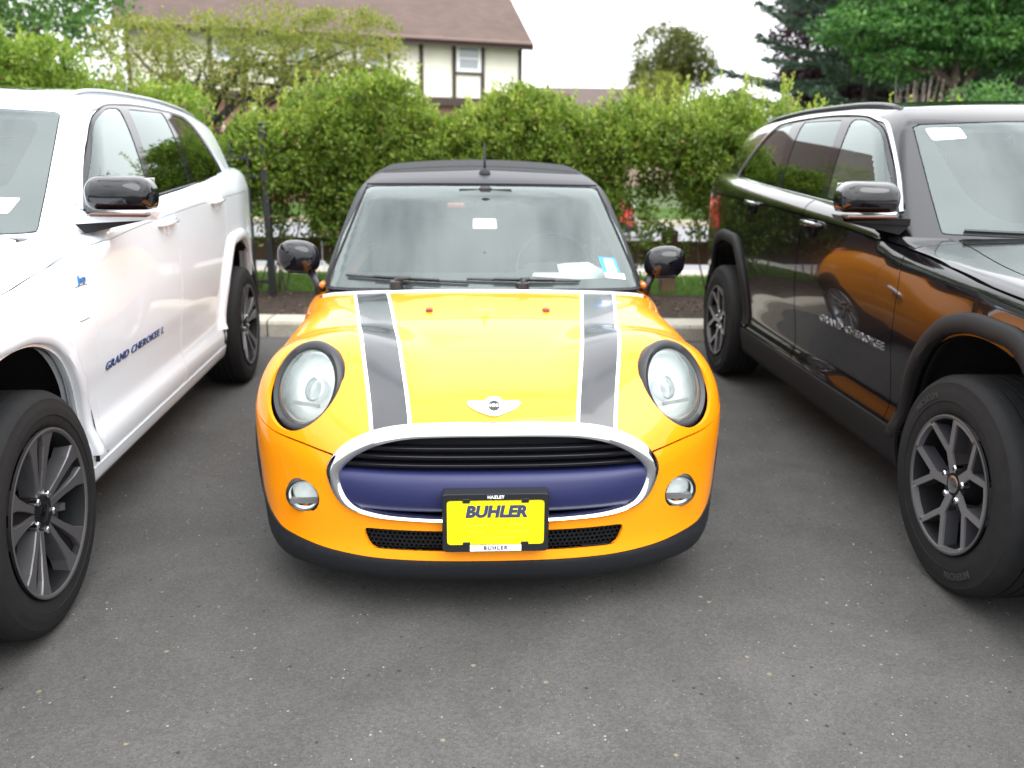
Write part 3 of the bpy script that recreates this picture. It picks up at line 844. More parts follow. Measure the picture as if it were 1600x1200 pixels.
    mk('lettering', [o3 + ub*a[0] + vb*a[1]*1.15 + nb*(.0092 + a[2]) for a in Vt], Ft, PAPER, bd)
    # washer nozzles
    for s in (-1, 1):
        p = on_surface(F, [(s*.228, .058, 1.5)], (0, 0, -1), 0, 1.2)[0]
        b = MB(); b.box(p + np.array([0, 0, .004]), (.026, .032, .013), bev=.004); b.build('washer_nozzle', REDD, car)
    # --- roof, pillars, glass
    G = F_minicab
    V, T = body_grid(G, 1.35, 2.2, 1.02, 60, 50, 190); cab = Skin(G, V, T)
    cab.remove(lambda P: P[:, 2] - .862)
    wsP = csp([(-.703, .868), (-.35, .876), (0, .879), (.35, .876), (.703, .868), (.655, 1.08), (.558, 1.292), (.28, 1.299), (0, 1.301), (-.28, 1.299), (-.558, 1.292), (-.655, 1.08)], 1)
    wsP = rpoly([tuple(p) + (.03,) for p in wsP], .02, 3)
    wsf = front_field(wsP, 1.2)
    g = cab.inside(wsf, .0015); fr = g.copy()
    g.build('windscreen', W_GLASS, car, rim=.0)
    inner = rpoly([(-.630, .915, .06), (.630, .915, .06), (.505, 1.262, .05), (-.505, 1.262, .05)], .06)
    fr.remove(front_field(inner, 1.2)); fr.build('windscreen_border', mat('frit_black', (.014, .015, .017), .4), car, rim=0, off=-.005)
    big = []
    fro = rpoly([(-.80, .80), (.80, .80), (.74, .94), (.605, 1.315), (.575, 1.350), (0, 1.3725), (-.575, 1.350), (-.605, 1.315), (-.74, .94)], .02)
    def wfr(P):
        d = sdpoly(P[:, [0, 2]], fro); return np.maximum(np.where(P[:, 1] < 1.5, d, 1.), P[:, 1] - (.72 + .32*P[:, 0]**2*0 + (P[:, 2]-.87)*1.0 + .10))
    cab.inside(wfr, .001).build('windscreen_frame', mat('black_frame_paint', (.012, .013, .018), .5, spec=.3, coat=.12, coat_rough=.3), car, rim=.03)
    for sg in (-1, 1):
        sw = rpoly([(.80, .93), (1.16, 1.29), (1.75, 1.33), (1.78, .93)], .03)
        cab.inside(side_field(sw, sg, minx=.3), .001).build('side_window', S_GLASS, car, rim=0)
        sw = rpoly([(1.82, .93), (1.81, 1.31), (2.15, 1.28), (2.30, .95)], .04)
        cab.inside(side_field(sw, sg, minx=.3), .001).build('side_window', P_GLASS, car, rim=0)
    soft = cab.build('fabric_roof', CLOTH, car, rim=.015)
    for y in (1.32, 1.72, 2.1):                     # bows showing through the fabric
        pth = on_surface(G, [(x, y + .04*x*x, 2.0) for x in np.linspace(-.5, .5, 31)], (0, 0, -1), 0, 1.2)
        strip(G, pth, .035, .0, .004, CLOTH, 'roof_bow', soft)
    # header lip
    pth = on_surface(F_minicab, [(x, .4, 1.3075 - .02*x*x) for x in np.linspace(-.56, .56, 31)], (0, 1, 0), 0, 1.2)
    strip(G, pth, .010, .001, .004, DARK, 'windscreen_seal', car)
    for sg in (-1, 1):
        pth = on_surface(G, [(sg*(.709 - (z-.868)*.335 - .02*(z-.87)), -.2, z) for z in np.linspace(.872, 1.29, 16)], (0, 1, 0), 0, 2)
        strip(G, pth, .010, .001, .004, DARK, 'windscreen_seal', car)
    # aerial
    b = MB(); p0 = on_surface(G, [(.012, 1.09, 2)], (0, 0, -1), 0, 1.5)[0]
    b.lathe([(-.002, .030), (.012, .026), (.024, .010), (.028, .0)], 20, 'z', c=p0); an = b.build('aerial_base', PLAST, car, angle=50)
    b = MB(); b.tube([p0 + np.array([0, 0, .02]), p0 + np.array([.0, .03, .075]), p0 + np.array([.0, .055, .15])], [.007, .0055, .004], 8); b.build('aerial_rod', PLAST, an, smooth=True)
    # wipers
    for x0, x1, xp in ((-.615, -.075, -.385), (-.08, .42, .16)):
        pa = []
        for x in np.linspace(x0, x1, 14):
            pa.append((x, -.2, .915 - .012*(x-x0)/(x1-x0)))
        pa = on_surface(G, pa, (0, 1, 0), 0, 1.5) + np.array([0, -.012, .006])
        b = MB(); b.tube([tuple(p) for p in pa], .0065, 6); b.tube([tuple(p + np.array([0, -.008, .005])) for p in pa[3:11]], .006, 6); w_ = b.build('wiper', SATINB, car)
        pv = on_surface(G, [(xp, -.2, .892)], (0, 1, 0), 0, 1.5)[0]
        b = MB(); b.tube([pv + np.array([0, -.035, -.01]), pv + np.array([.0, -.035, .03]), pa[7] + np.array([0, -.012, .008])], [.020, .016, .008], 8); b.lathe([(-.02, .03), (.01, .028), (.018, .012), (.019, 0)], 16, 'z', c=pv + np.array([0, -.035, .008])); b.build('wiper_arm', SATINB, w_, angle=50)
    # stickers
    def stick(F_, poly, m, name, par, off):
        n_ = len(poly); S_ = on_surface(F_, [(p[0], -.3, p[1]) for p in poly], (0, 1, 0), 0, 2.2); nn = nrm(grad(F_, S_)); S_ = S_ + nn*off
        return mk(name, S_, [tuple(range(n_))], m, par)
    stick(G, rpoly([(-.052, 1.122), (.060, 1.122), (.056, 1.165), (-.050, 1.165)], .006, 3), PAPER, 'paper_tag', car, -.008)
    st = stick(G, rpoly([(.540, .925), (.622, .915), (.600, .990), (.520, .997)], .004, 2), BLUEST, 'window_sticker', car, .001)
    stick(G, rpoly([(.556, .936), (.604, .932), (.586, .984), (.545, .988)], .006, 2), PAPER, 'sticker_panel', st, .002)
    stick(G, [(.545, .913), (.640, .902), (.634, .924), (.541, .934)], PAPER, 'sticker_panel', st, .002)
    # --- door mirrors
    for sg in (-1, 1):
        c0 = np.array([sg*.847, .72, .972 + (.012 if sg < 0 else -.008)]); A = []
        for i in range(15):
            t = i/14; ang = math.pi*t; row = []
            for j in range(28):
                w_ = 2*math.pi*j/28; rx, rz = .096*math.sin(ang)**.7, .078*math.sin(ang)**.7
                cx, sx = math.cos(w_), math.sin(w_)
                cx = math.copysign(abs(cx)**.8, cx); sx = math.copysign(abs(sx)**.8, sx)
                row.append(c0 + np.array([rx*cx, -.075*math.cos(ang)*(1 if ang < math.pi/2 else .35), rz*sx + .006*cx*sg]))
            A.append(row)
        b = MB(); b.grid(A, closed_v=True); mi = b.build('door_mirror', GLOSSB, car, smooth=True)
        b = MB(); b.lathe([(.027, .0), (.028, .06)], 24, 'y', c=c0); b.build('mirror_glass', CHROME, mi)
        b = MB(); b.box(c0 + np.array([sg*.0, -.030, -.058]), (.10, .055, .018), bev=.008); b.build('mirror_lower', SATINB, mi)
        b = MB(); b.tube([(sg*.80, .715, .925), (sg*.765, .70, .865), (sg*.75, .70, .82)], [.020, .022, .030], 10); b.build('mirror_stalk', SATINB, mi, smooth=True)
        b = MB(); b.box((sg*.728, .63, .872), (.03, .07, .03), bev=.01); b.build('corner_reflector', AMBER, car)
    # --- cabin
    A = []
    for x in np.linspace(-.66, .66, 25):
        A.append([(x, .50 + .25*x*x, .70), (x, .50 + .25*x*x, .855), (x, .60 + .2*x*x, .872), (x, .78, .895 + (.05 if .18 < x < .55 else 0)), (x, .93, .885 + (.05 if .18 < x < .55 else 0)), (x, 1.0, .83), (x, 1.0, .55)])
    b = MB(); b.grid(A); b.build('dashboard', DASH, car, angle=40)
    A = []
    for i in range(40):
        a = 2*math.pi*i/40
        c1 = np.array([.36 + .185*math.cos(a), 1.08 + .185*math.sin(a)*.38, .89 + .185*math.sin(a)*.92])
        rad = np.array([math.cos(a), math.sin(a)*.38, math.sin(a)*.92])
        A.append([c1 + .014*(math.cos(w_)*rad + math.sin(w_)*np.array([0, .92, -.38])) for w_ in np.linspace(0, 2*math.pi, 9)[:-1]])
    b = MB(); b.grid(A, closed_u=True, closed_v=True); b.box((.36, 1.09, .88), (.16, .05, .11), bev=.02); b.box((.36, 1.085, .885), (.34, .02, .03)); b.tube([(.36, 1.08, .88), (.36, .85, .80)], .03, 10); b.build('steering_wheel', SATINB, car, angle=50)
    for sx in (-1, 1):
        b = MB(); b.box((sx*.36, 1.62, .50), (.50, .52, .18), bev=.05); b.box((sx*.36, 1.88, .80), (.48, .14, .58), M=Matrix.Rotation(R(-12), 3, 'X'), bev=.06)
        se = b.build('seat', SEAT, car); b = MB(); b.box((sx*.36, 1.94, 1.14), (.26, .10, .17), bev=.04); b.build('headrest', SEAT, se)
        b = MB(); b.tube([(sx*.30, 1.93, 1.0), (sx*.30, 1.94, 1.1)], .006, 6); b.tube([(sx*.42, 1.93, 1.0), (sx*.42, 1.94, 1.1)], .006, 6); b.build('headrest_post', CHROME, se)
    b = MB(); b.box((0, 2.33, .85), (1.1, .12, .4), bev=.05); b.build('rear_seat', SEAT, car)
    b = MB(); b.box((0, 1.5, .30), (1.3, 2.0, .02)); b.build('cabin_floor', DARK, car)
    b = MB(); b.box((.01, .965, 1.235), (.23, .035, .065), bev=.02); b.tube([(.01, .95, 1.25), (.01, .93, 1.29)], .012, 8); b.box((.01, .915, 1.275), (.06, .05, .05), bev=.01); im = b.build('interior_mirror', SATINB, car)
    b = MB(); b.box((-.130, .845, 1.213), (.085, .02, .024), bev=.006); b.build('toll_tag', mat('faded_red_tag', (.45, .13, .10), .6), car)
    b = MB(); b.box((0, .955, 1.285), (.42, .04, .03), bev=.01); b.build('overhead_console', DASH, car)
    b = MB(); b.lathe([(-.012, .0), (-.010, .030), (.0, .044), (.02, .046), (.05, .03)], 24, 'y', c=(.010, .845, 1.205)); b.box((.01, .905, 1.272), (.26, .02, .030), bev=.010); b.build('sensor_housing', DARK, car, angle=40)
    Pq = [(.22, .66, .905), (.50, .62, .893), (.62, .70, .900), (.50, .80, .955), (.40, .78, .953), (.25, .78, .93)]
    b = MB(); b.add(Pq, [tuple(range(6))]); b.build('dashboard_paper', PAPER, car)
    b = MB(); b.tube([(.34, 1.93, 1.02), (.45, 1.9, .99), (.56, 1.75, .95)], .006, 6); b.build('belt_guide', CHROME, car)
    # rear lamps and plate (seen only from behind)
    for s in (-1, 1):
        p = on_surface(F, [(s*.62, 4, .72)], (0, -1, 0), 0, 3)[0]
        b = MB(); b.box(p, (.13, .08, .20), bev=.03); b.build('tail_lamp', REDL, car)
    return car
MINI = make_mini()
# ---------------------------------------------------------------- the two large suvs
JEEP_CACHE = {}
def make_suv(loc, rz, label, paint, trim, white):
    car = empty('parked_car', loc, rz); tag(car, label, 'car'); wh = None
    F = F_jeep; G = F_jeepcab; WB = 2.964
    if 'b' not in JEEP_CACHE:
        JEEP_CACHE['b'] = body_grid(F, .2, 3.3, .72, 50, 190, 200); JEEP_CACHE['c'] = body_grid(G, 1.5, 3.0, 1.22, 55, 90, 200)
    V, T = JEEP_CACHE['b']; shell = Skin(F, V, T)
    arch = [(-.47, .10), (-.475, .40), (-.40, .64), (-.22, .860), (-.05, .895), (.10, .885), (.24, .82), (.40, .62), (.475, .40), (.47, .10)]
    archR = [(-.45, .10), (-.455, .45), (-.395, .72), (-.24, .895), (-.06, .92), (.12, .915), (.26, .85), (.41, .62), (.475, .40), (.47, .10)]
    apo = {0.0: rpoly([(y, z, .10) for y, z in arch], .1, 4), WB: rpoly([(y + WB, z, .10) for y, z in archR], .1, 4)}
    for sg in (-1, 1):
        for yc in apo: shell.remove(side_field(apo[yc], sg, minx=.5))
    cav = rpoly([(-.80, .66), (.80, .66), (.80, 3.3), (-.80, 3.3)], .15)
    sk = Skin(F, shell.V, shell.T)
    sk.remove(top_field(cav, 1.10)); 
    N_ = nrm(grad(F, shell.V)); sh = shell.copy(); sh.V = sh.V - N_*.025; sh.remove(top_field(cav, 1.0)); mk('inner_shell', sh.V, sh.T, mat('grey_primer', (.10, .10, .105), .8) if white else DARK, car)
    # sill and lower cladding
    zs = .40 if white else .425
    si = sk.inside(lambda P: np.where((P[:, 1] > .44) & (P[:, 1] < 2.56), P[:, 2] - (.352 if white else .425), 1.), .002)
    si.build('sill', paint if white else trim, car, off=.004 if white else .014)
    fb = sk.inside(lambda P: np.where(P[:, 1] < -.35, P[:, 2] - .50, 1.), .002); fb.build('lower_bumper', paint if white else trim, car, off=.002)
    # bonnet
    xe = pch([-.95, -.6, .04, .645, .8], [.80, .835, .812, .700, .68])
    def hood(P):
        d = np.maximum(np.abs(P[:, 0]) - xe(P[:, 1]), P[:, 1] - (.60 + .10*P[:, 0]**2))
        d = np.maximum(d, .985 - P[:, 2]); return d
    h = sk.inside(hood, .003); bo = h.build('bonnet', paint, car)
    cowl = sk.inside(lambda P: np.maximum(np.maximum(.6 - P[:, 1], P[:, 1] - .95), np.maximum(1.12 - P[:, 2], np.abs(P[:, 0]) - .72)), .002); cowl.build('scuttle_panel', SATINB, car)
    # grooves along the shoulder
    for sg in (-1, 1):
        def regn(P): return np.maximum(np.maximum(.5 - P[:, 0]*sg, P[:, 1] - 3.45), np.maximum(-.80 - P[:, 1], np.abs(P[:, 2] - _jzc(P[:, 1])) - .05))
        sk.groove(regn, lambda P: P[:, 2] - _jzc(P[:, 1]), .0014 if white else .0034)
    fd = rpoly([(.60, .36), (1.655, .36), (1.655, .85), (1.62, 1.35), (.585, 1.35), (.575, .85), (.60, .60)], .04)
    rd = rpoly([(1.665, .36), (2.42, .36), (2.46, .62), (2.56, .85), (2.66, 1.02), (2.66, 1.36), (1.63, 1.36), (1.665, .85)], .05)
    port = rpoly([(.43, .885), (.55, .885), (.55, 1.0), (.43, 1.0)], .02)
    for sg in (-1, 1):
        if white and sg > 0: sk.inside(side_field(port, sg), .0016).build('charge_port_door', paint, car)
        d = sk.inside(side_field(fd, sg), .0025).build('front_door', paint, car)
        d2 = sk.inside(side_field(rd, sg), .0025).build('rear_door', paint, car)
        for dd, yh, zh in ((d, 1.50, 1.135), (d2, 2.44, 1.185)):
            xs = on_surface(F, [(sg*1.4, yh, zh - .02)], (-sg, 0, 0), 0, 1.2)[0, 0]
            b = MB(); b.tube([(xs - sg*.005, yh - .125, zh), (xs + sg*.018, yh - .10, zh), (xs + sg*.026, yh, zh + .003), (xs + sg*.018, yh + .10, zh + .004), (xs - sg*.005, yh + .125, zh + .004)], [.012, .013, .0135, .013, .012], 10)
            hd = b.build('handle', paint, dd, smooth=True)
            b = MB(); b.lathe([(0, .0), (.003, .036), (.0, .040), (-.02, .04)], 24, 'x', c=(xs if sg > 0 else xs, yh, zh - .02)); b.build('handle_cup', DARK if not white else paint, dd)
            b = MB(); b.tube([(xs + sg*.024, yh-.085, zh+.010), (xs + sg*.033, yh, zh + .014), (xs + sg*.024, yh+.085, zh+.014)], .0045, 6); b.build('handle_strip', SATINCH, dd, smooth=True)
            if dd is d:
                t = None
        # lettering on the door
        Vt, Ft = text_mesh('GRAND CHEROKEE' + (' L' if white else ''), .062, extrude=.002, shear=.12 if white else .05, bold=.0004, spacing=1.12)
        L0 = Vt[:, 0].max() - Vt[:, 0].min(); sc = (.665 if not white else .70)/L0
        yc, zc = (.985, .712) if not white else (1.01, .674)
        yy = yc + sg*Vt[:, 0]*sc; z2 = zc + Vt[:, 1]*.72
        P = np.stack([np.full(len(yy), sg*1.4), yy, z2], 1); S_ = on_surface(F, P, (-sg, 0, 0), 0, 1.2); S_[:, 0] += sg*(.002 + Vt[:, 2])
        mk('lettering', S_, Ft, mat('blue_black_badge', (.035, .06, .16), .3, .4) if white else SATINCH, d)
        if white:
            Vt, Ft = text_mesh('Jeep', .035, extrude=.002, bold=.001)
            S_ = on_surface(F, np.stack([np.full(len(Vt), sg*1.4), .50 + sg*Vt[:, 0], 1.020 + Vt[:, 1]], 1), (-sg, 0, 0), 0, 1.2); S_[:, 0] += sg*(.002 + Vt[:, 2])
            mk('badge', S_, Ft, mat('blue_badge', (.03, .22, .55), .3, .3), car)
        # wheel arches
        for yc, po in apo.items():
            ar = arch if yc == 0 else archR
            inn_ = csp([(y + yc, z) for y, z in ar[1:-1]], 6, closed=False); cc = np.array([yc, .40])
            A = []; dirs = nrm(inn_ - cc)
            XX = on_surface(F, [(sg*1.4, *(p + d_*.05)) for p, d_ in zip(inn_, dirs)], (-sg, 0, 0), 0, 1.3)[:, 0]
            for p, d_, xs in zip(inn_, dirs, XX):
                row = []
                for r_, dx in ((.0, -.05), (.0, .012), (.006, .022), (.030, .026), (.058, .020), (.066, .010), (.070, -.02)):
                    q = p + d_*r_
                    row.append((xs + sg*dx, q[0], q[1]))
                A.append(row)
            b = MB(); b.grid(A); b.build('arch_trim', paint if white else trim, car, angle=50)
            b = MB(); A = []
            for a in np.linspace(R(-6), R(186), 26):
                A.append([(sg*x_, yc + .50*math.cos(a), .42 + .49*math.sin(a)) for x_ in (.50, .93)])
            b.grid(A); b.prism([(yc-.5, .36), (yc+.5, .36), (yc+.5, .7), (yc, .92), (yc-.5, .7)], sg*.50, sg*.51, M=[[0, 0, 1], [1, 0, 0], [0, 1, 0]]); b.build('wheel_liner', DARK, car)
            if wh is None:
                wh = make_wheel('split' if white else 'fork', .374, .254 if white else .233, .265, car, (sg*.955, yc + .045, .374), 0 if sg > 0 else math.pi)
                if not white:
                    arc_text('MICHELIN', .308, .030, R(-62), RUBBERL, wh, x=.0012, flip=True); arc_text('MICHELIN', .308, .030, R(128), RUBBERL, wh, x=.0012)
            else:
                w2 = copy_tree(wh, car); w2.location = (sg*.955, yc + (.045 if yc == 0 else .06), .374); w2.rotation_euler = (0, 0, 0 if sg > 0 else math.pi)
    # rear and front remainder
    tl = rpoly([(3.52, .95), (4.1, .95), (4.1, 1.06), (3.60, 1.08)], .02)
    for sg in (-1, 1):
        sk.inside(side_field(rpoly([(3.72, 1.165), (4.2, 1.165), (4.2, 1.215), (3.74, 1.215)], .02), sg, minx=.35), .001).build('tail_lamp', REDL, car)
        sk.inside(side_field(rpoly([(3.84, .80), (4.2, .80), (4.2, .95), (3.80, .93)], .02), sg, minx=.55), .001).build('rear_reflector', REDL, car)
        hl = [(-.98, .90), (-.62, .93), (-.56, .985), (-.98, .985)]
        sk.inside(side_field(rpoly(hl, .015), sg, minx=.50), .001).build('headlamp', mat('headlamp_glass', (.25, .27, .28), .05, .3, coat=1), car)
    for k in range(7):
        x = (k - 3)*.125
        sk.inside(front_field(rpoly([(x-.045, .60), (x+.045, .60), (x+.045, .76), (x-.045, .76)], .02), -.6), 0, True).build('grille_slot', GLOSSB, car, off=.001)
    sk.inside(lambda P: P[:, 1] - 2.2, 0).build('front_wing', paint, car)
    sk.build('rear_quarter', paint, car)
    # --- upper body
    V, T = JEEP_CACHE['c']; cab = Skin(G, V, T); cab.remove(lambda P: P[:, 2] - (_jT(P[:, 1]) - .035))
    ws = rpoly([(-.735, 1.160), (.735, 1.160), (.69, 1.583), (-.69, 1.583)], .035, 4)
    # bottom bows slightly down in the middle, top bows up
    wsp = [(-.735, 1.158), (-.37, 1.150), (0, 1.148), (.37, 1.150), (.735, 1.158), (.722, 1.30), (.69, 1.584), (.35, 1.597), (0, 1.60), (-.35, 1.597), (-.69, 1.584), (-.722, 1.30)]
    g = cab.inside(front_field(wsp, 1.35), .002); fr = g.copy(); g.build('windscreen', W_GLASS, car, rim=0)
    fr.remove(front_field(rpoly([(-.585, 1.205, .16), (.585, 1.205, .16), (.640, 1.555, .05), (-.640, 1.555, .05)], .1, 6), 1.35)); fr.build('windscreen_border', mat('frit_black', (.014, .015, .017), .4), car, rim=0, off=-.004)
    pano = rpoly([(-.53, 1.30), (.53, 1.30), (.53, 3.0), (-.53, 3.0)], .05)
    cab.inside(top_field(pano, 1.55), .002).build('roof_glass', GLOSSB, car, rim=.01)
    dlo = rpoly([(.815, 1.222, .02), (1.00, 1.395, .10), (1.215, 1.572, .08), (1.45, 1.632, .15), (2.0, 1.655, .2), (2.72, 1.640, .12), (2.86, 1.590, .08), (3.275, 1.322, .03), (2.2, 1.272, .1), (1.4, 1.236, .1)], .05, 4)
    glasses = [('front_window', S_GLASS, [(.845, 1.240, .02), (1.03, 1.395, .1), (1.225, 1.560, .08), (1.46, 1.620, .12), (1.615, 1.624, .02), (1.525, 1.258, .02)]),
               ('rear_window', P_GLASS, [(1.60, 1.262, .02), (1.735, 1.628, .02), (2.285, 1.640, .02), (2.215, 1.292, .02)]),
               ('quarter_window', P_GLASS, [(2.285, 1.296, .02), (2.46, 1.638, .02), (2.71, 1.626, .08), (2.83, 1.580, .06), (3.20, 1.330, .02)])]
    for sg in (-1, 1):
        si = cab.inside(side_field(dlo, sg, minx=.3), .002)
        for nm, m_, po in glasses:
            gl = si.inside(side_field(rpoly(po, .03, 4), sg, minx=.3), .001); gl.build(nm, m_, car, rim=0, off=-.003)
        si.build('window_pillar', GLOSSB, car, rim=.02)
        # bright trim round the top of the windows
        top_ = csp([(.835, 1.232), (1.00, 1.400), (1.20, 1.570), (1.33, 1.612), (1.55, 1.642), (2.0, 1.660), (2.6, 1.652), (2.80, 1.620), (3.02, 1.497), (3.275, 1.335)], 8, closed=False)
        pth = on_surface(G, [(sg*1.2, p[0], p[1]) for p in top_], (-sg, 0, 0), 0, 1.0)
        strip(G, pth, .020, .001, .007, mat('bright_trim', (.74, .80, .90), .3, .25) if white else SATINCH, 'window_trim', car)
        bot_ = csp([(.84, 1.222), (1.4, 1.236), (2.2, 1.272), (3.26, 1.322)], 10, closed=False)
        pth = on_surface(G, [(sg*1.2, p[0], p[1]) for p in bot_], (-sg, 0, 0), 0, 1.0)
        strip(G, pth, .020, .001, .008, GLOSSB if white else SATINCH, 'belt_trim', car)
        # roof rail
        pts = []; ts = np.linspace(0, 1, 24)
        PP = on_surface(G, [(sg*(.672 - .02*t), 1.30 + 1.95*t, 2.1) for t in ts], (0, 0, -1), 0, 1)
        for t, p in zip(ts, PP):
            lift = .013*min(1, math.sin(math.pi*min(max(t, .0), 1))*5 if t < .5 else min(1, (1-t)*8)); pts.append(p + np.array([0, 0, lift - .006]))
        b = MB(); b.tube(pts, [.0135]*24, 8)
        b.build('roof_rail', mat('rail_bright', (.35, .36, .39), .3, .6) if white else mat('rail_black', (.04, .04, .045), .3, .3), car, smooth=True)
    cab.build('roof', paint, car, rim=.02)
    # wiper
    pth = on_surface(G, [(x, -.1, 1.163 + .012*(abs(x)/.6)) for x in np.linspace(-.66, .62, 20)], (0, 1, 0), 0, 2) + np.array([0, -.014, -.002])
    b = MB(); b.tube([tuple(p) for p in pth], [.007]*14 + [.013]*6, 6); b.build('wiper', SATINB, car)
    # mirrors
    for sg in (-1, 1):
        c0 = np.array([sg*1.000, .80, 1.290])
        def F_mir(P):
            x, y, z = P[..., 0], P[..., 1], P[..., 2]; u = x*sg
            a = np.abs(u) - .120 + .012*(z/.065)**2; t = z - .064 + .10*u*0 + .9*np.clip(u - .02, 0, 1)**2; bo = -.058 - z - .0*u
            f = smax(smax(a, t, .05), bo, .022); fr_ = -y - .088 + 1.5*u*u + 3.2*(z + .01)**2
            return smax(smax(f, fr_*.8, .05), y - .052, .012)
        V_, T_ = body_grid(F_mir, -.02, .02, .0, 26, 6, 96, tmax=.5)
        ms = Skin(F_mir, V_, T_); mi = ms.build('door_mirror', GLOSSB if white else paint, car, rim=0)
        for v in mi.data.vertices: v.co += Vector(c0)
        b = MB(); b.box(c0 + np.array([sg*.005, .057, 0]), (.20, .004, .11), bev=.001); b.build('mirror_glass', CHROME, mi)
        b = MB(); b.box(c0 + np.array([sg*.01, -.055, -.071]), (.20, .075, .014), bev=.005); b.build('turn_signal', mat('dark_amber_lens', (.07, .018, .006), .15, coat=.6), mi)
        b = MB(); b.add([(sg*.85, .73, 1.212), (sg*.85, .86, 1.212), (sg*1.115, .86, 1.222), (sg*1.115, .755, 1.222), (sg*.85, .73, 1.186), (sg*.85, .86, 1.180), (sg*1.10, .85, 1.196), (sg*1.10, .765, 1.198)],
                        [(0, 1, 2, 3), (7, 6, 5, 4), (0, 3, 7, 4), (3, 2, 6, 7), (2, 1, 5, 6), (1, 0, 4, 5)]); b.build('mirror_arm', paint, mi)
        b = MB(); b.add([(sg*.85, .735, 1.186), (sg*.85, .88, 1.18), (sg*1.08, .85, 1.196), (sg*1.08, .77, 1.197), (sg*.88, .745, 1.150), (sg*.88, .86, 1.150)], [(0, 3, 2, 1), (0, 4, 3), (4, 5, 2, 3), (5, 1, 2), (0, 1, 5, 4)]); b.build('mirror_base', DARK, mi)
    # cabin
    b = MB(); A = []
    for x in np.linspace(-.80, .80, 21): A.append([(x, .62 + .2*x*x, 1.0), (x, .64 + .2*x*x, 1.125), (x, .95, 1.165), (x, 1.12, 1.16), (x, 1.22, 1.08), (x, 1.22, .7)])
    b.grid(A); b.build('dashboard', DASH, car, angle=40)
    A = []
    for i in range(36):
        a = 2*math.pi*i/36; rad = np.array([math.cos(a), math.sin(a)*.42, math.sin(a)*.9]); c1 = np.array([.40, 1.30, 1.12]) + rad*.19
        A.append([c1 + .016*(math.cos(w_)*rad + math.sin(w_)*np.array([0, .9, -.42])) for w_ in np.linspace(0, 2*math.pi, 9)[:-1]])
    b = MB(); b.grid(A, closed_u=True, closed_v=True); b.box((.40, 1.30, 1.11), (.17, .06, .12), bev=.02); b.box((.40, 1.30, 1.12), (.35, .02, .03)); b.tube([(.4, 1.29, 1.1), (.4, 1.1, 1.03)], .03, 8)
    b.build('steering_wheel', mat('steering_grey', (.16, .16, .16), .6), car, angle=50)
    SM = SEAT if white else SEATL
    for sx in (-1, 1):
        for y0 in (1.85, 2.75):
            b = MB(); b.box((sx*.40, y0, .76), (.52, .54, .2), bev=.05); b.box((sx*.40, y0 + .30, 1.08), (.50, .15, .62), M=Matrix.Rotation(R(-12), 3, 'X'), bev=.06)
            se = b.build('seat', SM, car); b = MB(); b.box((sx*.40, y0 + .37, 1.43), (.27, .11, .18), bev=.04); b.tube([(sx*.40-.05, y0+.37, 1.3), (sx*.40-.05, y0+.37, 1.4)], .007, 6); b.build('headrest', SM, se)
    b = MB(); b.box((0, 2.1, .60), (1.7, 3.2, .02)); b.box((0, 3.5, .9), (1.5, .05, .6)); b.build('cabin_floor', DARK, car)
    b = MB(); b.box((0, 1.10, 1.53), (.24, .035, .07), bev=.02); b.tube([(0, 1.09, 1.55), (0, 1.06, 1.60)], .014, 8); b.build('interior_mirror', SATINB, car)
    # headlining
    P = on_surface(G, [(x, y, 2.1) for x in np.linspace(-.66, .66, 12) for y in np.linspace(1.25, 3.4, 16)], (0, 0, -1), 0, 1); P[:, 2] -= .05
    b = MB(); b.grid(P.reshape(12, 16, 3)); b.build('headlining', mat('headlining_cloth', (.30, .29, .27), .9) , car)
    def stick(poly, m, name, par, off=.001):
        S_ = on_surface(G, [(p[0], -.3, p[1]) for p in poly], (0, 1, 0), 0, 2.4); S_ = S_ + nrm(grad(G, S_))*off
        return mk(name, S_, [tuple(range(len(poly)))], m, par)
    if white:
        st = stick(rpoly([(.50, 1.228), (.633, 1.222), (.655, 1.272), (.50, 1.278)], .006, 3), PAPER, 'window_sticker', car)
        Vt, Ft = text_mesh('20', .020, extrude=.0003); S_ = on_surface(G, [(.632 + a[0], -.3, 1.247 + a[1]*.9) for a in Vt], (0, 1, 0), 0, 2.4); S_ += nrm(grad(G, S_))*.0016
        mk('lettering', S_, Ft, mat('green_print', (.05, .25, .18), .6), st)
    else:
        stick(rpoly([(-.650, 1.568), (-.520, 1.570), (-.508, 1.527), (-.640, 1.518)], .01, 3), PAPER, 'paper_tag', car)
    # tailgate glass line and rear lamp bar are simple
    b = MB(); b.box((0, 4.0, .55), (1.4, .06, .12), bev=.02); b.build('rear_bumper_pad', PLAST, car)
    return car
SUVW = make_suv((-2.337, 2.177, 0), .106, 'large white suv with gloss black door mirror and dark split spoke wheels', WHITE, PLAST, True)
SUVB = make_suv((2.43, 2.603, 0), .027, 'large black suv with silver forked wheels reflecting the orange car', BLACK, PLASTG, False)
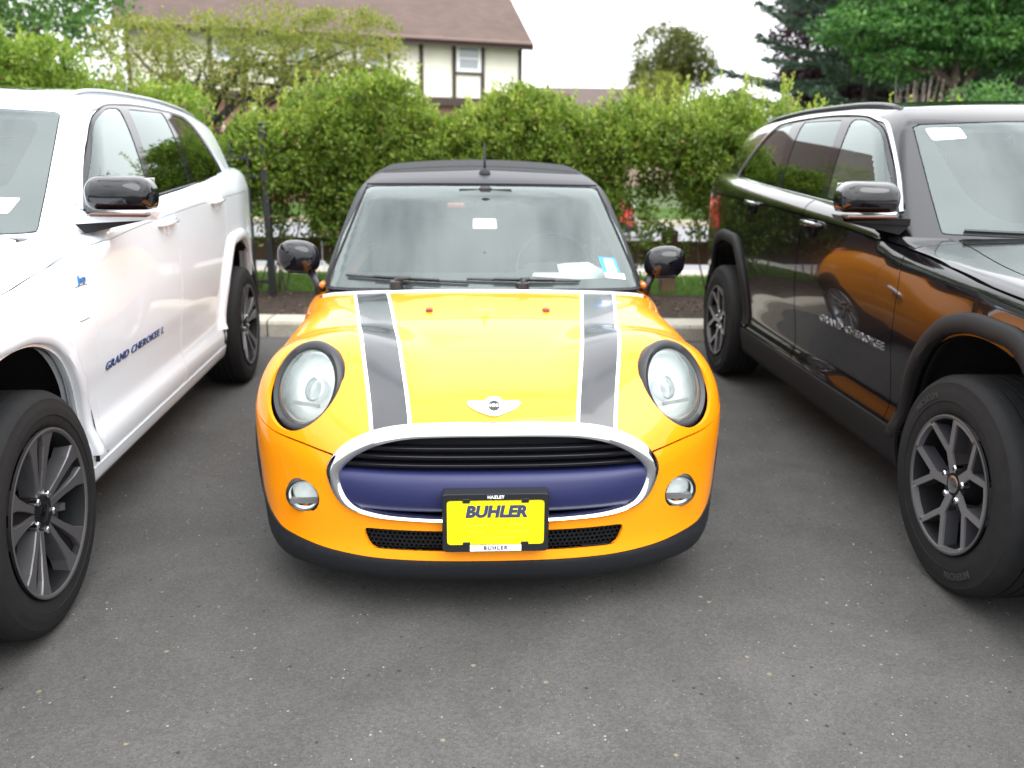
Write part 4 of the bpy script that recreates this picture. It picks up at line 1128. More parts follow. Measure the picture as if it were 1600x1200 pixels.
# ---------------------------------------------------------------- ground materials
def ground_mat(name, base, vlow=.12, grain=.35, speck=None, bump=.5, scale=220, tint=(1, 1, 1), rough=.9):
    m = bpy.data.materials.new(name); m.use_nodes = True; nt = m.node_tree; b = nt.nodes['Principled BSDF']; n = nt.nodes.new; l = nt.links.new
    b.inputs['Roughness'].default_value = rough; b.inputs['Specular IOR Level'].default_value = .35
    tc = n('ShaderNodeTexCoord'); co = tc.outputs['Object']
    big = n('ShaderNodeTexNoise'); big.inputs['Scale'].default_value = .55; big.inputs['Detail'].default_value = 6; big.inputs['Roughness'].default_value = .6; l(co, big.inputs['Vector'])
    fine = n('ShaderNodeTexNoise'); fine.inputs['Scale'].default_value = scale; fine.inputs['Detail'].default_value = 3; l(co, fine.inputs['Vector'])
    mid = n('ShaderNodeTexVoronoi'); mid.inputs['Scale'].default_value = scale*.55; l(co, mid.inputs['Vector'])
    def rng(src, a, c, f0=.3, f1=.7):
        r = n('ShaderNodeMapRange'); r.inputs['From Min'].default_value = f0; r.inputs['From Max'].default_value = f1; r.inputs['To Min'].default_value = a; r.inputs['To Max'].default_value = c; l(src, r.inputs['Value']); return r.outputs[0]
    f1 = rng(big.outputs['Fac'], 1 - vlow, 1 + vlow); f2 = rng(fine.outputs['Fac'], 1 - grain, 1 + grain)
    sep = n('ShaderNodeSeparateColor'); l(mid.outputs['Color'], sep.inputs[0]); f3 = rng(sep.outputs[0], 1 - grain*.8, 1 + grain*.8, 0, 1)
    st = n('ShaderNodeTexNoise'); st.inputs['Scale'].default_value = 2.3; st.inputs['Detail'].default_value = 8; st.inputs['Distortion'].default_value = 1.2; l(co, st.inputs['Vector'])
    fs = rng(st.outputs['Fac'], 1 - vlow*.6, 1 + vlow*.4, .35, .65); mm_ = n('ShaderNodeMath'); mm_.operation = 'MULTIPLY'; l(f1, mm_.inputs[0]); l(fs, mm_.inputs[1]); f1 = mm_.outputs[0]
    m1 = n('ShaderNodeMath'); m1.operation = 'MULTIPLY'; l(f1, m1.inputs[0]); l(f2, m1.inputs[1])
    m2 = n('ShaderNodeMath'); m2.operation = 'MULTIPLY'; l(m1.outputs[0], m2.inputs[0]); l(f3, m2.inputs[1])
    v = n('ShaderNodeVectorMath'); v.operation = 'SCALE'; v.inputs[0].default_value = base; l(m2.outputs[0], v.inputs['Scale'])
    last = v.outputs[0]
    if speck:
        for sc_, thr, col in speck:
            vo = n('ShaderNodeTexVoronoi'); vo.inputs['Scale'].default_value = sc_; l(co, vo.inputs['Vector'])
            s2 = n('ShaderNodeSeparateColor'); l(vo.outputs['Color'], s2.inputs[0])
            gt = n('ShaderNodeMath'); gt.operation = 'GREATER_THAN'; gt.inputs[1].default_value = thr; l(s2.outputs[0], gt.inputs[0])
            lt = n('ShaderNodeMath'); lt.operation = 'LESS_THAN'; lt.inputs[1].default_value = .33; l(vo.outputs['Distance'], lt.inputs[0])
            mm = n('ShaderNodeMath'); mm.operation = 'MULTIPLY'; l(gt.outputs[0], mm.inputs[0]); l(lt.outputs[0], mm.inputs[1])
            mx = n('ShaderNodeMixRGB'); l(mm.outputs[0], mx.inputs[0]); l(last, mx.inputs[1]); mx.inputs[2].default_value = (*col, 1); last = mx.outputs[0]
    l(last, b.inputs['Base Color'])
    bu = n('ShaderNodeBump'); bu.inputs['Strength'].default_value = bump; bu.inputs['Distance'].default_value = .004
    ad = n('ShaderNodeMath'); ad.operation = 'ADD'; l(fine.outputs['Fac'], ad.inputs[0]); l(mid.outputs['Distance'], ad.inputs[1]); l(ad.outputs[0], bu.inputs['Height']); l(bu.outputs[0], b.inputs['Normal'])
    return m
ASPH = ground_mat('asphalt', (.067, .065, .062), .22, .24, [(85, .993, (.19, .185, .175)), (48, .996, (.17, .14, .10)), (130, .975, (.13, .125, .12)), (60, .99, (.025, .025, .025))], .5, 260)
ROAD = ground_mat('road_surface', (.20, .20, .21), .08, .15, None, .3, 120)
CONC = ground_mat('concrete', (.36, .335, .28), .12, .14, [(40, .985, (.16, .15, .13))], .25, 160)
MULCH = ground_mat('mulch', (.030, .020, .014), .25, .5, [(38, .90, (.07, .045, .03)), (60, .95, (.10, .075, .05))], 1.0, 90)
SOIL = ground_mat('lawn_soil', (.055, .085, .022), .2, .35, None, .6, 60)

def sheet(name, x0, x1, y0, y1, z, m, nx=1, ny=1, noise=0):
    xs = np.linspace(x0, x1, nx+1); ys = np.linspace(y0, y1, ny+1)
    X, Y = np.meshgrid(xs, ys, indexing='ij'); Z = np.full_like(X, z, dtype=float)
    if noise: Z += RNG.normal(0, noise, Z.shape)
    b = MB(); b.grid(np.stack([X, Y, Z], -1)); o = b.build(name, m, None, smooth=noise > 0); o['kind'] = 'structure'; return o
sheet('ground', -300, 300, -200, 400, -.012, SOIL)
sheet('parking_lot', -45, 45, -60, 6.64, 0, ASPH)
sheet('flower_bed', -30, 30, 6.93, 8.30, .112, MULCH, 260, 24, .010)
sheet('grass_verge', -30, 30, 8.30, 9.80, .10, SOIL)
sheet('pavement', -40, 40, 9.80, 10.22, .104, CONC)
sheet('road', -60, 60, 10.34, 19.05, 0, ROAD)
sheet('lawn', -60, 60, 19.25, 60, .10, SOIL)
# kerbs, length by length
kerb_mesh = None
kp = [(6.64, -.05), (6.64, .105), (6.655, .128), (6.69, .138), (6.90, .140), (6.925, .135), (6.93, -.05)]
bedk = None
for i in range(-8, 8):
    if kerb_mesh is None:
        b = MB(); L_ = 1.985; b.prism(kp, 0, L_, M=[[0, 0, 1], [1, 0, 0], [0, 1, 0]])
        kerb = b.build('kerb', CONC, None); kerb['kind'] = 'structure'; kerb.location.x = i*2.0; kerb_mesh = kerb.data; host = kerb
    else:
        o = bpy.data.objects.new('kerb_stone', kerb_mesh); COL.objects.link(o); o.parent = host; o.location.x = (i + 8)*2.0
b = MB(); b.box((0, 10.28, .05), (80, .12, .12)); o = b.build('near_road_kerb', CONC); o['kind'] = 'structure'
b = MB(); b.box((0, 19.15, .06), (120, .2, .13)); o = b.build('far_road_kerb', ground_mat('tan_kerb', (.42, .37, .27), .1, .1, None, .2)); o['kind'] = 'structure'

# ---------------------------------------------------------------- foliage
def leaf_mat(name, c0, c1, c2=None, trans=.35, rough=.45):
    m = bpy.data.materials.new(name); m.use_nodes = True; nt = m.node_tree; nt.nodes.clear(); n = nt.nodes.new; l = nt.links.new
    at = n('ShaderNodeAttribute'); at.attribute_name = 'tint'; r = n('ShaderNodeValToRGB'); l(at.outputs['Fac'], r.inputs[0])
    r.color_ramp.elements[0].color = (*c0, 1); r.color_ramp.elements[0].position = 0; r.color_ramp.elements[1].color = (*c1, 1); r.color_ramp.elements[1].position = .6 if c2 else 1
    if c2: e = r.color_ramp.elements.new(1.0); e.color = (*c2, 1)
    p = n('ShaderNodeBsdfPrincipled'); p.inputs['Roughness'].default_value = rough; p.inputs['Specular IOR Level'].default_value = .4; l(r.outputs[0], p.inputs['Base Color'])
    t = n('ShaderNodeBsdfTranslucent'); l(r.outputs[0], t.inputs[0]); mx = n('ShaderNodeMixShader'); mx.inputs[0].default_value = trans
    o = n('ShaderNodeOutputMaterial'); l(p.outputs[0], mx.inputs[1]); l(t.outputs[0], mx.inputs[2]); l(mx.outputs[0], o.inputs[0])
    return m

def leaf_object(name, P, D, L_, W_, tint, m, parent, curl=.25, rng=RNG):
    """one folded four-corner leaf per point: P base, D direction"""
    n_ = len(P); D = nrm(D); rnd = nrm(rng.normal(size=(n_, 3))); S = nrm(np.cross(D, rnd)); Nn = np.cross(D, S)
    L_ = np.broadcast_to(np.asarray(L_, float), (n_,))[:, None]; W_ = np.broadcast_to(np.asarray(W_, float), (n_,))[:, None]
    a = P; b_ = P + D*L_*.45 + S*W_*.5 + Nn*W_*curl; c = P + D*L_; d = P + D*L_*.45 - S*W_*.5 + Nn*W_*curl
    V = np.stack([a, b_, c, d], 1).reshape(-1, 3); i = np.arange(n_)[:, None]*4
    T = np.concatenate([i + np.array([[0, 1, 2]]), i + np.array([[0, 2, 3]])], 1).reshape(-1, 3)
    o = mk(name, V, T, m, parent)
    at = o.data.attributes.new('tint', 'FLOAT', 'POINT'); at.data.foreach_set('value', np.repeat(np.clip(tint, 0, 1), 4).astype('f4'))
    return o

def ellipsoid_pts(n_, c, r, rng, shell=.75, zcut=-1):
    u = nrm(rng.normal(size=(n_*2, 3))); u = u[u[:, 2] > zcut][:n_]; k = len(u)
    rad = np.where(rng.random(k) < shell, 1 - .16*rng.random(k)**1.5, rng.random(k)**.4)
    return np.array(c) + u*rad[:, None]*np.array(r), u

def clumps(blobs, n_cl, per, sig, rng, shell=.75, keep=None, zcut=-1, up=.5):
    """leaf bases and directions in small clumps on lumpy crowns"""
    vol = np.array([b_[1][0]*b_[1][2] for b_ in blobs]); vol = vol/vol.sum(); C = []; U = []
    for (c, r), f in zip(blobs, vol):
        p, u = ellipsoid_pts(max(4, int(n_cl*f)), c, r, rng, shell, zcut); C.append(p); U.append(u)
    C = np.concatenate(C); U = np.concatenate(U)
    if keep is not None: k = keep(C); C = C[k]; U = U[k]
    ct = rng.random(len(C)); i = np.repeat(np.arange(len(C)), per)
    sg = np.broadcast_to(np.asarray(sig, float), (3,))
    P = C[i] + rng.normal(size=(len(i), 3))*sg
    D = nrm(U[i]*.8 + rng.normal(size=(len(i), 3))*.8 + np.array([0, 0, up]))
    tint = .45*ct[i] + .55*rng.random(len(i))
    return P, D, tint

def branchy(name, base, tips, r0, m, parent, rng, wob=.06, n=6):
    b = MB()
    for k, tip in enumerate(tips):
        base_ = np.array(base if not isinstance(base, list) else base[k % len(base)], float); tip = np.array(tip, float); pts = []
        for i in range(n+1):
            t = i/n; p = base_*(1-t) + tip*t + np.array([0, 0, .15*np.linalg.norm(tip-base_)*math.sin(t*math.pi)*.6]) + rng.normal(size=3)*wob*(0 < i < n); pts.append(p)
        b.tube(pts, [r0*(1 - .8*i/n) for i in range(n+1)], 6)
    return b.build(name, m, parent, smooth=True)

DEADL = leaf_mat('withered_leaf', (.10, .05, .02), (.24, .13, .05), None, .2)
BARK = mat('bark', (.075, .055, .040), .9, var=.3, vscale=10, bump=.6, bscale=30)
BARKD = mat('dark_bark', (.03, .026, .022), .9, var=.3, vscale=10, bump=.6, bscale=30)
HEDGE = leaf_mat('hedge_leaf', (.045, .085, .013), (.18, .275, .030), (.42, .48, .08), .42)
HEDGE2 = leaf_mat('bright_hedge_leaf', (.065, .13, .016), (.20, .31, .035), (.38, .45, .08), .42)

def hedge_shrub(x, w, top, n_cl, label, seed, y=8.4, zlow=.25, mt=None, shoots=26, hole=None, d=.55, ybase=None):
    rng = np.random.default_rng(seed); root = empty('hedge_shrub', (x, y, .11)); tag(root, label, 'shrub', 'shrubs of the hedge along the kerb')
    blobs = []
    H = top - .11
    for k in range(5):
        blobs.append(((rng.uniform(-.35, .35)*w, rng.uniform(-.15, .15), H*(.70 + .06*rng.normal()) ), (w*rng.uniform(.5, .75), d*rng.uniform(.7, .95), H*.24)))
    for k in range(4):
        blobs.append(((rng.uniform(-.4, .4)*w, rng.uniform(-.1, .1), H*rng.uniform(.34, .55)), (w*rng.uniform(.5, .7), d*rng.uniform(.6, .9), H*.24)))
    def keep(C):
        k = (C[:, 2] > zlow) & (rng.random(len(C)) < np.clip((C[:, 2] - zlow)/.55 + .25, 0, 1))
        if hole is not None: k &= ~hole(C + np.array([x, y, .11])) | (rng.random(len(C)) < .12)
        return k
    P, D, t = clumps(blobs, int(n_cl*1.12), 34, (.047, .047, .042), rng, .72, keep, up=.55)
    # a few yellowed leaves
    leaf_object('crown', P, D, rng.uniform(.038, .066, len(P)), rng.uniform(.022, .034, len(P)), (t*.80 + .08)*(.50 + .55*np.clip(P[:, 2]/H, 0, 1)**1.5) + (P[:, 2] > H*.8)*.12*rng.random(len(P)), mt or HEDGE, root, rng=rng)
    # upright young shoots
    nb_ = len(P)//28; i_ = rng.choice(len(P), nb_); leaf_object('withered_leaf', P[i_] + rng.normal(size=(nb_, 3))*.02, D[i_], .045, .024, rng.random(nb_), DEADL, root, rng=rng)
    PP = []; DD = []; TT = []; sb = MB()
    for k in range(shoots):
        bx = rng.uniform(-.95, .95)*w; bz = H*(.80 + .08*rng.random()) - .10*abs(bx/w)**2; L_ = rng.uniform(.14, .46); lean = rng.normal(size=2)*.10
        p0 = np.array([bx, rng.uniform(-.5, .4)*d, bz]); p1 = p0 + np.array([lean[0], lean[1], 1])*L_
        sb.tube([p0 - np.array([0, 0, .15]), p0, p1], [.004, .003, .0015], 4, caps=False)
        m_ = int(L_*75)
        for j in range(m_):
            tt = j/m_; a = rng.uniform(0, 6.28); PP.append(p0*(1-tt) + p1*tt); DD.append((math.cos(a)*.8, math.sin(a)*.8, .75)); TT.append(.55 + .45*tt*rng.random()**.3)
    if PP: leaf_object('young_shoots', np.array(PP), np.array(DD), .040, .022, np.array(TT), mt or HEDGE, root, rng=rng)['kind'] = 'stuff'
    tips = [(rng.uniform(-.8, .8)*w, rng.uniform(-.4, .4)*d, H*rng.uniform(.4, .85)) for _ in range(9)]
    b = branchy('stem', [(rng.uniform(-.3, .3)*w, rng.uniform(-.1, .1), 0) for _ in range(5)], tips, .009, BARK, root, rng, .02)
    k = len(b.data.vertices)
    return root
def gap(C):
    return ((np.abs(C[:, 0] - 1.33) < .34) & (C[:, 2] < 1.42 - .15*np.abs(C[:, 0]-1.3)) | ((C[:, 0] > 1.6) & (C[:, 0] < 2.15) & (C[:, 2] < 1.05)))
def gapl(C): return (C[:, 0] < -2.0) & (C[:, 2] < .98 + .25*(C[:, 0] + 2.9)) | (C[:, 0] > -2.05) & (C[:, 2] < .62)
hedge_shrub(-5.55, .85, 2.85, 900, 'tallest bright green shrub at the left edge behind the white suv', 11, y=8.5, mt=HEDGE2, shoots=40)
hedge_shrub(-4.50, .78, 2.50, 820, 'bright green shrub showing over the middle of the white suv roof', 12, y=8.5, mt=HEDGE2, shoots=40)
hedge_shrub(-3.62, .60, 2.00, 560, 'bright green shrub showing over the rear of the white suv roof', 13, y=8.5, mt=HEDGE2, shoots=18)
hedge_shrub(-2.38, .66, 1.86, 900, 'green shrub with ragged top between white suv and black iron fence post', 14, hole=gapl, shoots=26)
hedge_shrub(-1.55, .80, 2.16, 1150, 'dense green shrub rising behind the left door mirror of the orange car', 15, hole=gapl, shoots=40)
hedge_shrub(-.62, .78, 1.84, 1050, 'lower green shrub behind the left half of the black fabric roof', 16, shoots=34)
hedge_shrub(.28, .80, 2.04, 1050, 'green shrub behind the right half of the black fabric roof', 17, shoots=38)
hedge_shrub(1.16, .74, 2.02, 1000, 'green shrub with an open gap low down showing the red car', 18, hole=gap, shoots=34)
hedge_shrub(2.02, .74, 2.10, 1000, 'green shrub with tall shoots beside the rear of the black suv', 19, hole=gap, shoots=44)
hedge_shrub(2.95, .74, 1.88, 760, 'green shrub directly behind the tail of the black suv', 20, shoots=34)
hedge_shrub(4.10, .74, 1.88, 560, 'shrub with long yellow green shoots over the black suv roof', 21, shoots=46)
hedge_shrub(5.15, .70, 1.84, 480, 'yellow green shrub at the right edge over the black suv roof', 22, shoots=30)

def tree(name, loc, blobs, n_cl, per, sig, mt, leaf, label, group=None, seed=0, trunk=None, tr=.16, bark=BARK, shell=.7, up=.2, keep=None, cat='tree', zcut=-1, limbs=10):
    rng = np.random.default_rng(seed); root = empty(name, loc); tag(root, label, cat, group)
    P, D, t = clumps(blobs, n_cl, per, sig, rng, shell, keep, zcut, up)
    leaf_object('crown', P, D, rng.uniform(leaf*.75, leaf*1.3, len(P)), leaf*.55*rng.uniform(.8, 1.2, len(P)), t, mt, root, rng=rng)
    c0 = np.mean([b_[0] for b_ in blobs], 0); top = np.array(trunk if trunk is not None else (c0[0], c0[1], c0[2]*.9))
    b = MB(); n = 8; pts = [np.array([0, 0, 0])*(1-i/n) + top*(i/n) + rng.normal(size=3)*.04*(i > 0) for i in range(n+1)]
    b.tube(pts, [tr*(1.25 if i == 0 else 1) * (1 - .65*i/n) for i in range(n+1)], 10); b.build('trunk', bark, root, smooth=True)
    tips = []
    for k in range(limbs):
        c, r = blobs[k % len(blobs)]; u = nrm(rng.normal(size=3)); tips.append(np.array(c) + u*np.array(r)*.7)
    branchy('limb', [tuple(pts[4]), tuple(pts[5]), tuple(pts[6]), tuple(pts[8])], tips, tr*.38, bark, root, rng, .08, 7)
    return root

G_MID = leaf_mat('mid_green_leaf', (.03, .09, .016), (.09, .20, .035), (.18, .32, .06), .35)
G_DEEP = leaf_mat('deep_green_leaf', (.022, .085, .018), (.07, .19, .035), (.16, .32, .06), .38)
G_OLIVE = leaf_mat('olive_yellow_leaf', (.11, .15, .02), (.24, .28, .045), (.38, .31, .08), .45)
G_DARKOL = leaf_mat('dark_olive_leaf', (.05, .07, .012), (.12, .14, .025), (.19, .20, .04), .35)
PURPLE = leaf_mat('purple_leaf', (.020, .011, .016), (.065, .034, .044), (.12, .075, .085), .25)
BLUEG = leaf_mat('blue_green_needle', (.025, .055, .030), (.06, .11, .065), (.11, .17, .11), .2)
RED_L = leaf_mat('red_petal', (.30, .01, .012), (.55, .02, .03), None, .3)

# green tree at the top left
tree('leafy_tree', (-11.5, 19, .1), [((0, 0, 5.6), (2.6, 2.2, 2.4)), ((1.5, -.4, 4.6), (1.8, 1.6, 1.5)), ((-1.6, 0, 4.5), (2.0, 1.8, 1.6)), ((.5, 0, 7.2), (1.6, 1.5, 1.4))], 640, 30, .20, G_MID, .15, 'large mid green tree in the top left corner behind the hedge', seed=31, tr=.2)
# airy yellow-green tree before the house
rng = np.random.default_rng(5)
def keepy(C): return rng.random(len(C)) < .92
tree('ornamental_tree', (-5.0, 13.2, .1), [((-.55, 0, 2.75), (.85, .8, .55)), ((.45, 0, 2.75), (.9, .8, .62)), ((1.45, .1, 2.95), (.95, .8, .55)), ((2.3, 0, 2.80), (.90, .8, .62)), ((2.85, 0, 2.9), (.45, .6, .50)), ((1.0, 0, 2.35), (1.1, .8, .28)), ((2.2, 0, 2.35), (.8, .6, .35))], 900, 19, (.09, .09, .045), G_OLIVE, .062, 'airy yellow green small tree with dark bare limbs in front of the house', seed=32, trunk=(.3, 0, 2.2), tr=.085, bark=BARKD, shell=.45, up=.1, keep=keepy, limbs=26)
# distant round tree and pole
tree('round_tree', (6.25, 35, .1), [((-.4, 0, 5.35), (1.15, 1.1, 1.15)), ((.45, 0, 5.2), (1.1, 1.0, 1.0)), ((-.6, 0, 4.4), (1.0, 1.0, .8)), ((1.0, 0, 4.75), (.65, .6, .6))], 420, 22, .14, G_DARKOL, .14, 'small round olive green tree standing against the white sky', seed=33, tr=.16)
tree('round_bush', (5.4, 33, .1), [((0, 0, 3.6), (.95, .9, .9))], 110, 24, .13, G_OLIVE, .12, 'low olive bush just below and left of the small round tree', seed=34, tr=.1, cat='bush')
b = MB(); b.tube([(7.0, 37, .0), (7.0, 37, 6.0)], [.13, .10], 10); po = b.build('utility_pole', mat('weathered_pole', (.30, .25, .20), .9, var=.2)); tag(po, 'tan wooden pole rising through the small round tree', 'pole')
# right-hand trees
tree('beech_tree', (12.9, 30, .1), [((-1.6, 0, 5.0), (2.4, 2.2, 2.0)), ((1.2, 0, 5.2), (2.8, 2.2, 2.2)), ((-1.9, -.2, 7.0), (2.2, 1.8, 1.8)), ((3.8, 0, 4.6), (2.2, 1.8, 1.9)), ((0, -.6, 3.6), (3.6, 1.6, 1.2)), ((-2.6, 0, 3.7), (1.2, 1.2, .9))], 1300, 34, .20, PURPLE, .18, 'dark purple leaved tree behind the green tree on the right', seed=35, tr=.3, bark=BARKD)
tree('drooping_tree', (10.9, 22, -.15), [((-1.2, 0, 5.5), (1.8, 1.6, .9)), ((.7, 0, 5.7), (2.0, 1.7, 1.1)), ((-1.9, -.3, 4.75), (1.5, 1.2, .5)), ((2.0, 0, 5.0), (1.6, 1.4, .9)), ((-.2, -.4, 4.6), (1.6, 1.2, .6)), ((.6, 0, 7.0), (2.6, 2.2, 1.3)), ((-1.6, -.3, 3.95), (1.0, .9, .30)), ((1.4, -.4, 4.2), (1.3, 1.0, .5))], 900, 40, (.20, .20, .07), G_DEEP, .14, 'big fresh green tree with layered drooping boughs at the top right', seed=36, tr=.22, up=-.15, shell=.6)
tree('dark_tree', (14.6, 24, .1), [((0, 0, 3.9), (1.9, 1.6, 1.5)), ((1.4, 0, 4.6), (1.8, 1.5, 1.2)), ((-.6, 0, 3.0), (1.6, 1.4, 1.0))], 260, 26, .22, PURPLE, .15, 'dark leaved tree with bright sky gaps at the right edge', seed=37, tr=.2, bark=BARKD, shell=.5)
tree('garden_shrub', (7.9, 14.5, .1), [((0, 0, 2.0), (.8, .7, .55))], 120, 26, .10, G_DEEP, .07, 'mid green shrub between the black suv roof and the dark tree', seed=38, tr=.05, cat='shrub')
rng = np.random.default_rng(51)
bl = [((x, rng.uniform(0, 4), rng.uniform(1.4, 2.6)), (3.2, 2.6, rng.uniform(2.0, 3.0))) for x in list(np.arange(20, 80, 4.2)) + list(np.arange(-80, -16, 4.2))]
P, D, t = clumps(bl, 2600, 14, .35, rng, .85, None, -.2, .2)
o = leaf_object('far_wood', P + np.array([0, 46, .1]), D, .42, .24, t, G_MID, None, rng=rng); tag(o, 'low mass of trees far off beyond the lawns', 'woodland', kind='stuff')
# conifer with long flat boughs
def conifer():
    rng = np.random.default_rng(39); root = empty('conifer', (10.3, 25.5, .1)); tag(root, 'blue green conifer with long flat boughs against the white sky', 'tree')
    b = MB(); b.tube([(0, 0, 0), (0, 0, 5), (0, 0, 11)], [.22, .15, .03], 10); b.build('trunk', BARKD, root, smooth=True)
    PP = []; DD = []; bb = MB(); z = 3.2
    while z < 10.5:
        for k in range(6):
            a = R(180) + (k - 2)*R(60) + rng.normal()*.16; L_ = (4.9 - (z - 2.6)*.40)*rng.uniform(.78, 1.05)
            e = np.array([math.cos(a)*L_, math.sin(a)*L_, z + rng.uniform(-.1, .45)]); s_ = np.array([0, 0, z]); pts = [s_*(1-t) + e*t + np.array([0, 0, -.35*math.sin(t*3.14)]) for t in np.linspace(0, 1, 6)]
            bb.tube(pts, [.045, .04, .03, .022, .014, .005], 5, caps=False)
            n_ = int(L_*210); t = rng.uniform(.18, 1, n_); base = np.array([np.interp(t, np.linspace(0, 1, 6), [p[i] for p in pts]) for i in range(3)]).T
            wd = .38*np.sin(np.clip(t*1.15, 0, 1)*math.pi*.85) + .05; side = nrm(np.cross(e - s_, [0, 0, 1.])); off = rng.uniform(-1, 1, n_)
            base = base + side*(off*wd)[:, None] + np.stack([0*t, 0*t, -.10*np.abs(off) + rng.normal(size=n_)*.035], 1)
            dd = nrm(e - s_)*.8 + side*np.sign(off)[:, None]*.7 + rng.normal(size=(n_, 3))*.25; PP.append(base); DD.append(dd)
        z += rng.uniform(.55, .8)
    P = np.concatenate(PP); D = np.concatenate(DD); bb.build('limb', BARKD, root, smooth=True)
    leaf_object('crown', P, D, .20, .05, rng.random(len(P)), BLUEG, root, rng=rng)
conifer()
# bare twiggy shrub
def twiggy():
    rng = np.random.default_rng(41); root = empty('twiggy_shrub', (5.35, 11.5, .1)); tag(root, 'leafless brown twiggy shrub behind the yellow green shoots on the right', 'shrub')
    b = MB()
    for k in range(110):
        a = rng.uniform(0, 6.28); L_ = rng.uniform(1.6, 2.45); r_ = rng.uniform(.05, .42); p1 = np.array([math.cos(a)*r_, math.sin(a)*r_*.6, L_]); p0 = np.array([p1[0]*.15, p1[1]*.15, 0])
        b.tube([p0, p0*.5 + p1*.5 + rng.normal(size=3)*.04, p1], [.008, .005, .002], 4, caps=False)
    b.build('twigs', mat('dry_twig', (.28, .22, .19), .9), root)['kind'] = 'stuff'
twiggy()

# ---------------------------------------------------------------- black iron fence and timber guard rail
IRON = mat('black_iron', (.008, .008, .009), .4)
def iron_fence():
    root = empty('iron_fence', (-6.2, 7.98, .1)); tag(root, 'black iron picket fence between the hedge and the road', 'fence')
    for z in (.16, 1.15, 1.32):
        b = MB(); b.box((1.935, 0, z), (3.87, .028, .032)); b.build('rail', IRON, root)
    b = MB(); b.box((0, 0, .70), (.019, .019, 1.40)); b.add([(-.014, -.014, 1.40), (.014, -.014, 1.40), (.014, .014, 1.40), (-.014, .014, 1.40), (0, 0, 1.50)], [(0, 1, 4), (1, 2, 4), (2, 3, 4), (3, 0, 4)])
    first = b.build('picket', IRON, root); first.location.x = .15
    x = .15 + .155
    while x < 3.80: o = first.copy(); COL.objects.link(o); o.location.x = x; x += .155
    b = MB(); b.box((0, 0, .78), (.062, .062, 1.56)); b.lathe([(1.56, .045), (1.58, .045), (1.60, .02), (1.62, .03), (1.65, 0)], 10, 'z')
    p = b.build('post', IRON, root); p.location.x = 3.87; q = p.copy(); COL.objects.link(q); q.location.x = 0; q = p.copy(); COL.objects.link(q); q.location.x = 1.9
iron_fence()
TIMB = mat('weathered_timber', (.095, .058, .030), .85, var=.25, vscale=6, bump=.4, bscale=25)
def guard_rail():
    root = empty('guard_rail', (0, 8.62, .1)); tag(root, 'low brown timber guard rail behind the hedge', 'guard rail')
    b = MB(); b.box((0, 0, 0), (2.38, .09, .24), bev=.01); r0 = b.build('rail', TIMB, root); r0.location = (-5.6, .09, .40)
    for k in range(1, 6): o = r0.copy(); COL.objects.link(o); o.location.x = -5.6 + 2.4*k
    b = MB(); b.box((0, 0, .32), (.15, .16, .64), bev=.01); p0 = b.build('post', TIMB, root); p0.location = (-5.6, -.04, 0)
    for k in range(1, 6): o = p0.copy(); COL.objects.link(o); o.location.x = -5.6 + 2.4*k
guard_rail()

# ---------------------------------------------------------------- grass tufts on the verge and the lawn
def grass(name, x0, x1, y0, y1, n_, h, label):
    rng = np.random.default_rng(77); P = np.stack([rng.uniform(x0, x1, n_), rng.uniform(y0, y1, n_), np.full(n_, .10)], 1)
    D = rng.normal(size=(n_, 3))*.35 + np.array([0, 0, 1.]); o = leaf_object(name, P, D, rng.uniform(h*.6, h*1.3, n_), .008, rng.random(n_), leaf_mat(name + '_blade', (.07, .15, .02), (.15, .27, .04), None, .4), None, rng=rng)
    tag(o, label, 'grass', kind='stuff')
grass('verge_grass', -4, 3.6, 8.3, 9.78, 26000, .055, 'short green grass on the verge behind the hedge')
grass('lawn_grass', -9, 5, 19.3, 24, 26000, .07, 'lawn grass across the road in front of the house')
# fallen leaves and chips
rng = np.random.default_rng(8); n_ = 900
P = np.stack([rng.uniform(-3.6, 3.2, n_), rng.uniform(6.96, 8.2, n_), np.full(n_, .125)], 1); D = rng.normal(size=(n_, 3)); D[:, 2] *= .15
o = leaf_object('bark_chips', P, D, .04, .018, rng.random(n_), leaf_mat('bark_chip', (.035, .022, .014), (.12, .075, .045), None, 0), None, rng=rng); tag(o, 'bark chips and dead leaves lying on the mulch bed', 'mulch', kind='stuff')

# small stones on the tarmac
def grit():
    rng = np.random.default_rng(9); b = MB(); V = []; T = []
    ico = np.array([(0, 0, 1), (.9, 0, .2), (.28, .85, .2), (-.72, .52, .2), (-.72, -.52, .2), (.28, -.85, .2), (0, 0, -.4)], float)
    tf = [(0, 1, 2), (0, 2, 3), (0, 3, 4), (0, 4, 5), (0, 5, 1), (6, 2, 1), (6, 3, 2), (6, 4, 3), (6, 5, 4), (6, 1, 5)]
    for k in range(240):
        y = rng.uniform(.9, 6.5); x = rng.uniform(-1.9, 1.9)*(.55 + .2*y); s_ = rng.uniform(.0012, .0036)
        q = ico*s_*rng.uniform(.6, 1.2, (7, 1)) + np.array([x, y, s_*.4]); i = len(V); V += [tuple(v) for v in q]; T += [tuple(a + i for a in f) for f in tf]
    o = mk('grit', V, T, mat('pale_grit', (.42, .38, .31), .8, var=.4, vscale=9)); tag(o, 'loose pale grit scattered on the tarmac', 'grit', kind='stuff')
grit()

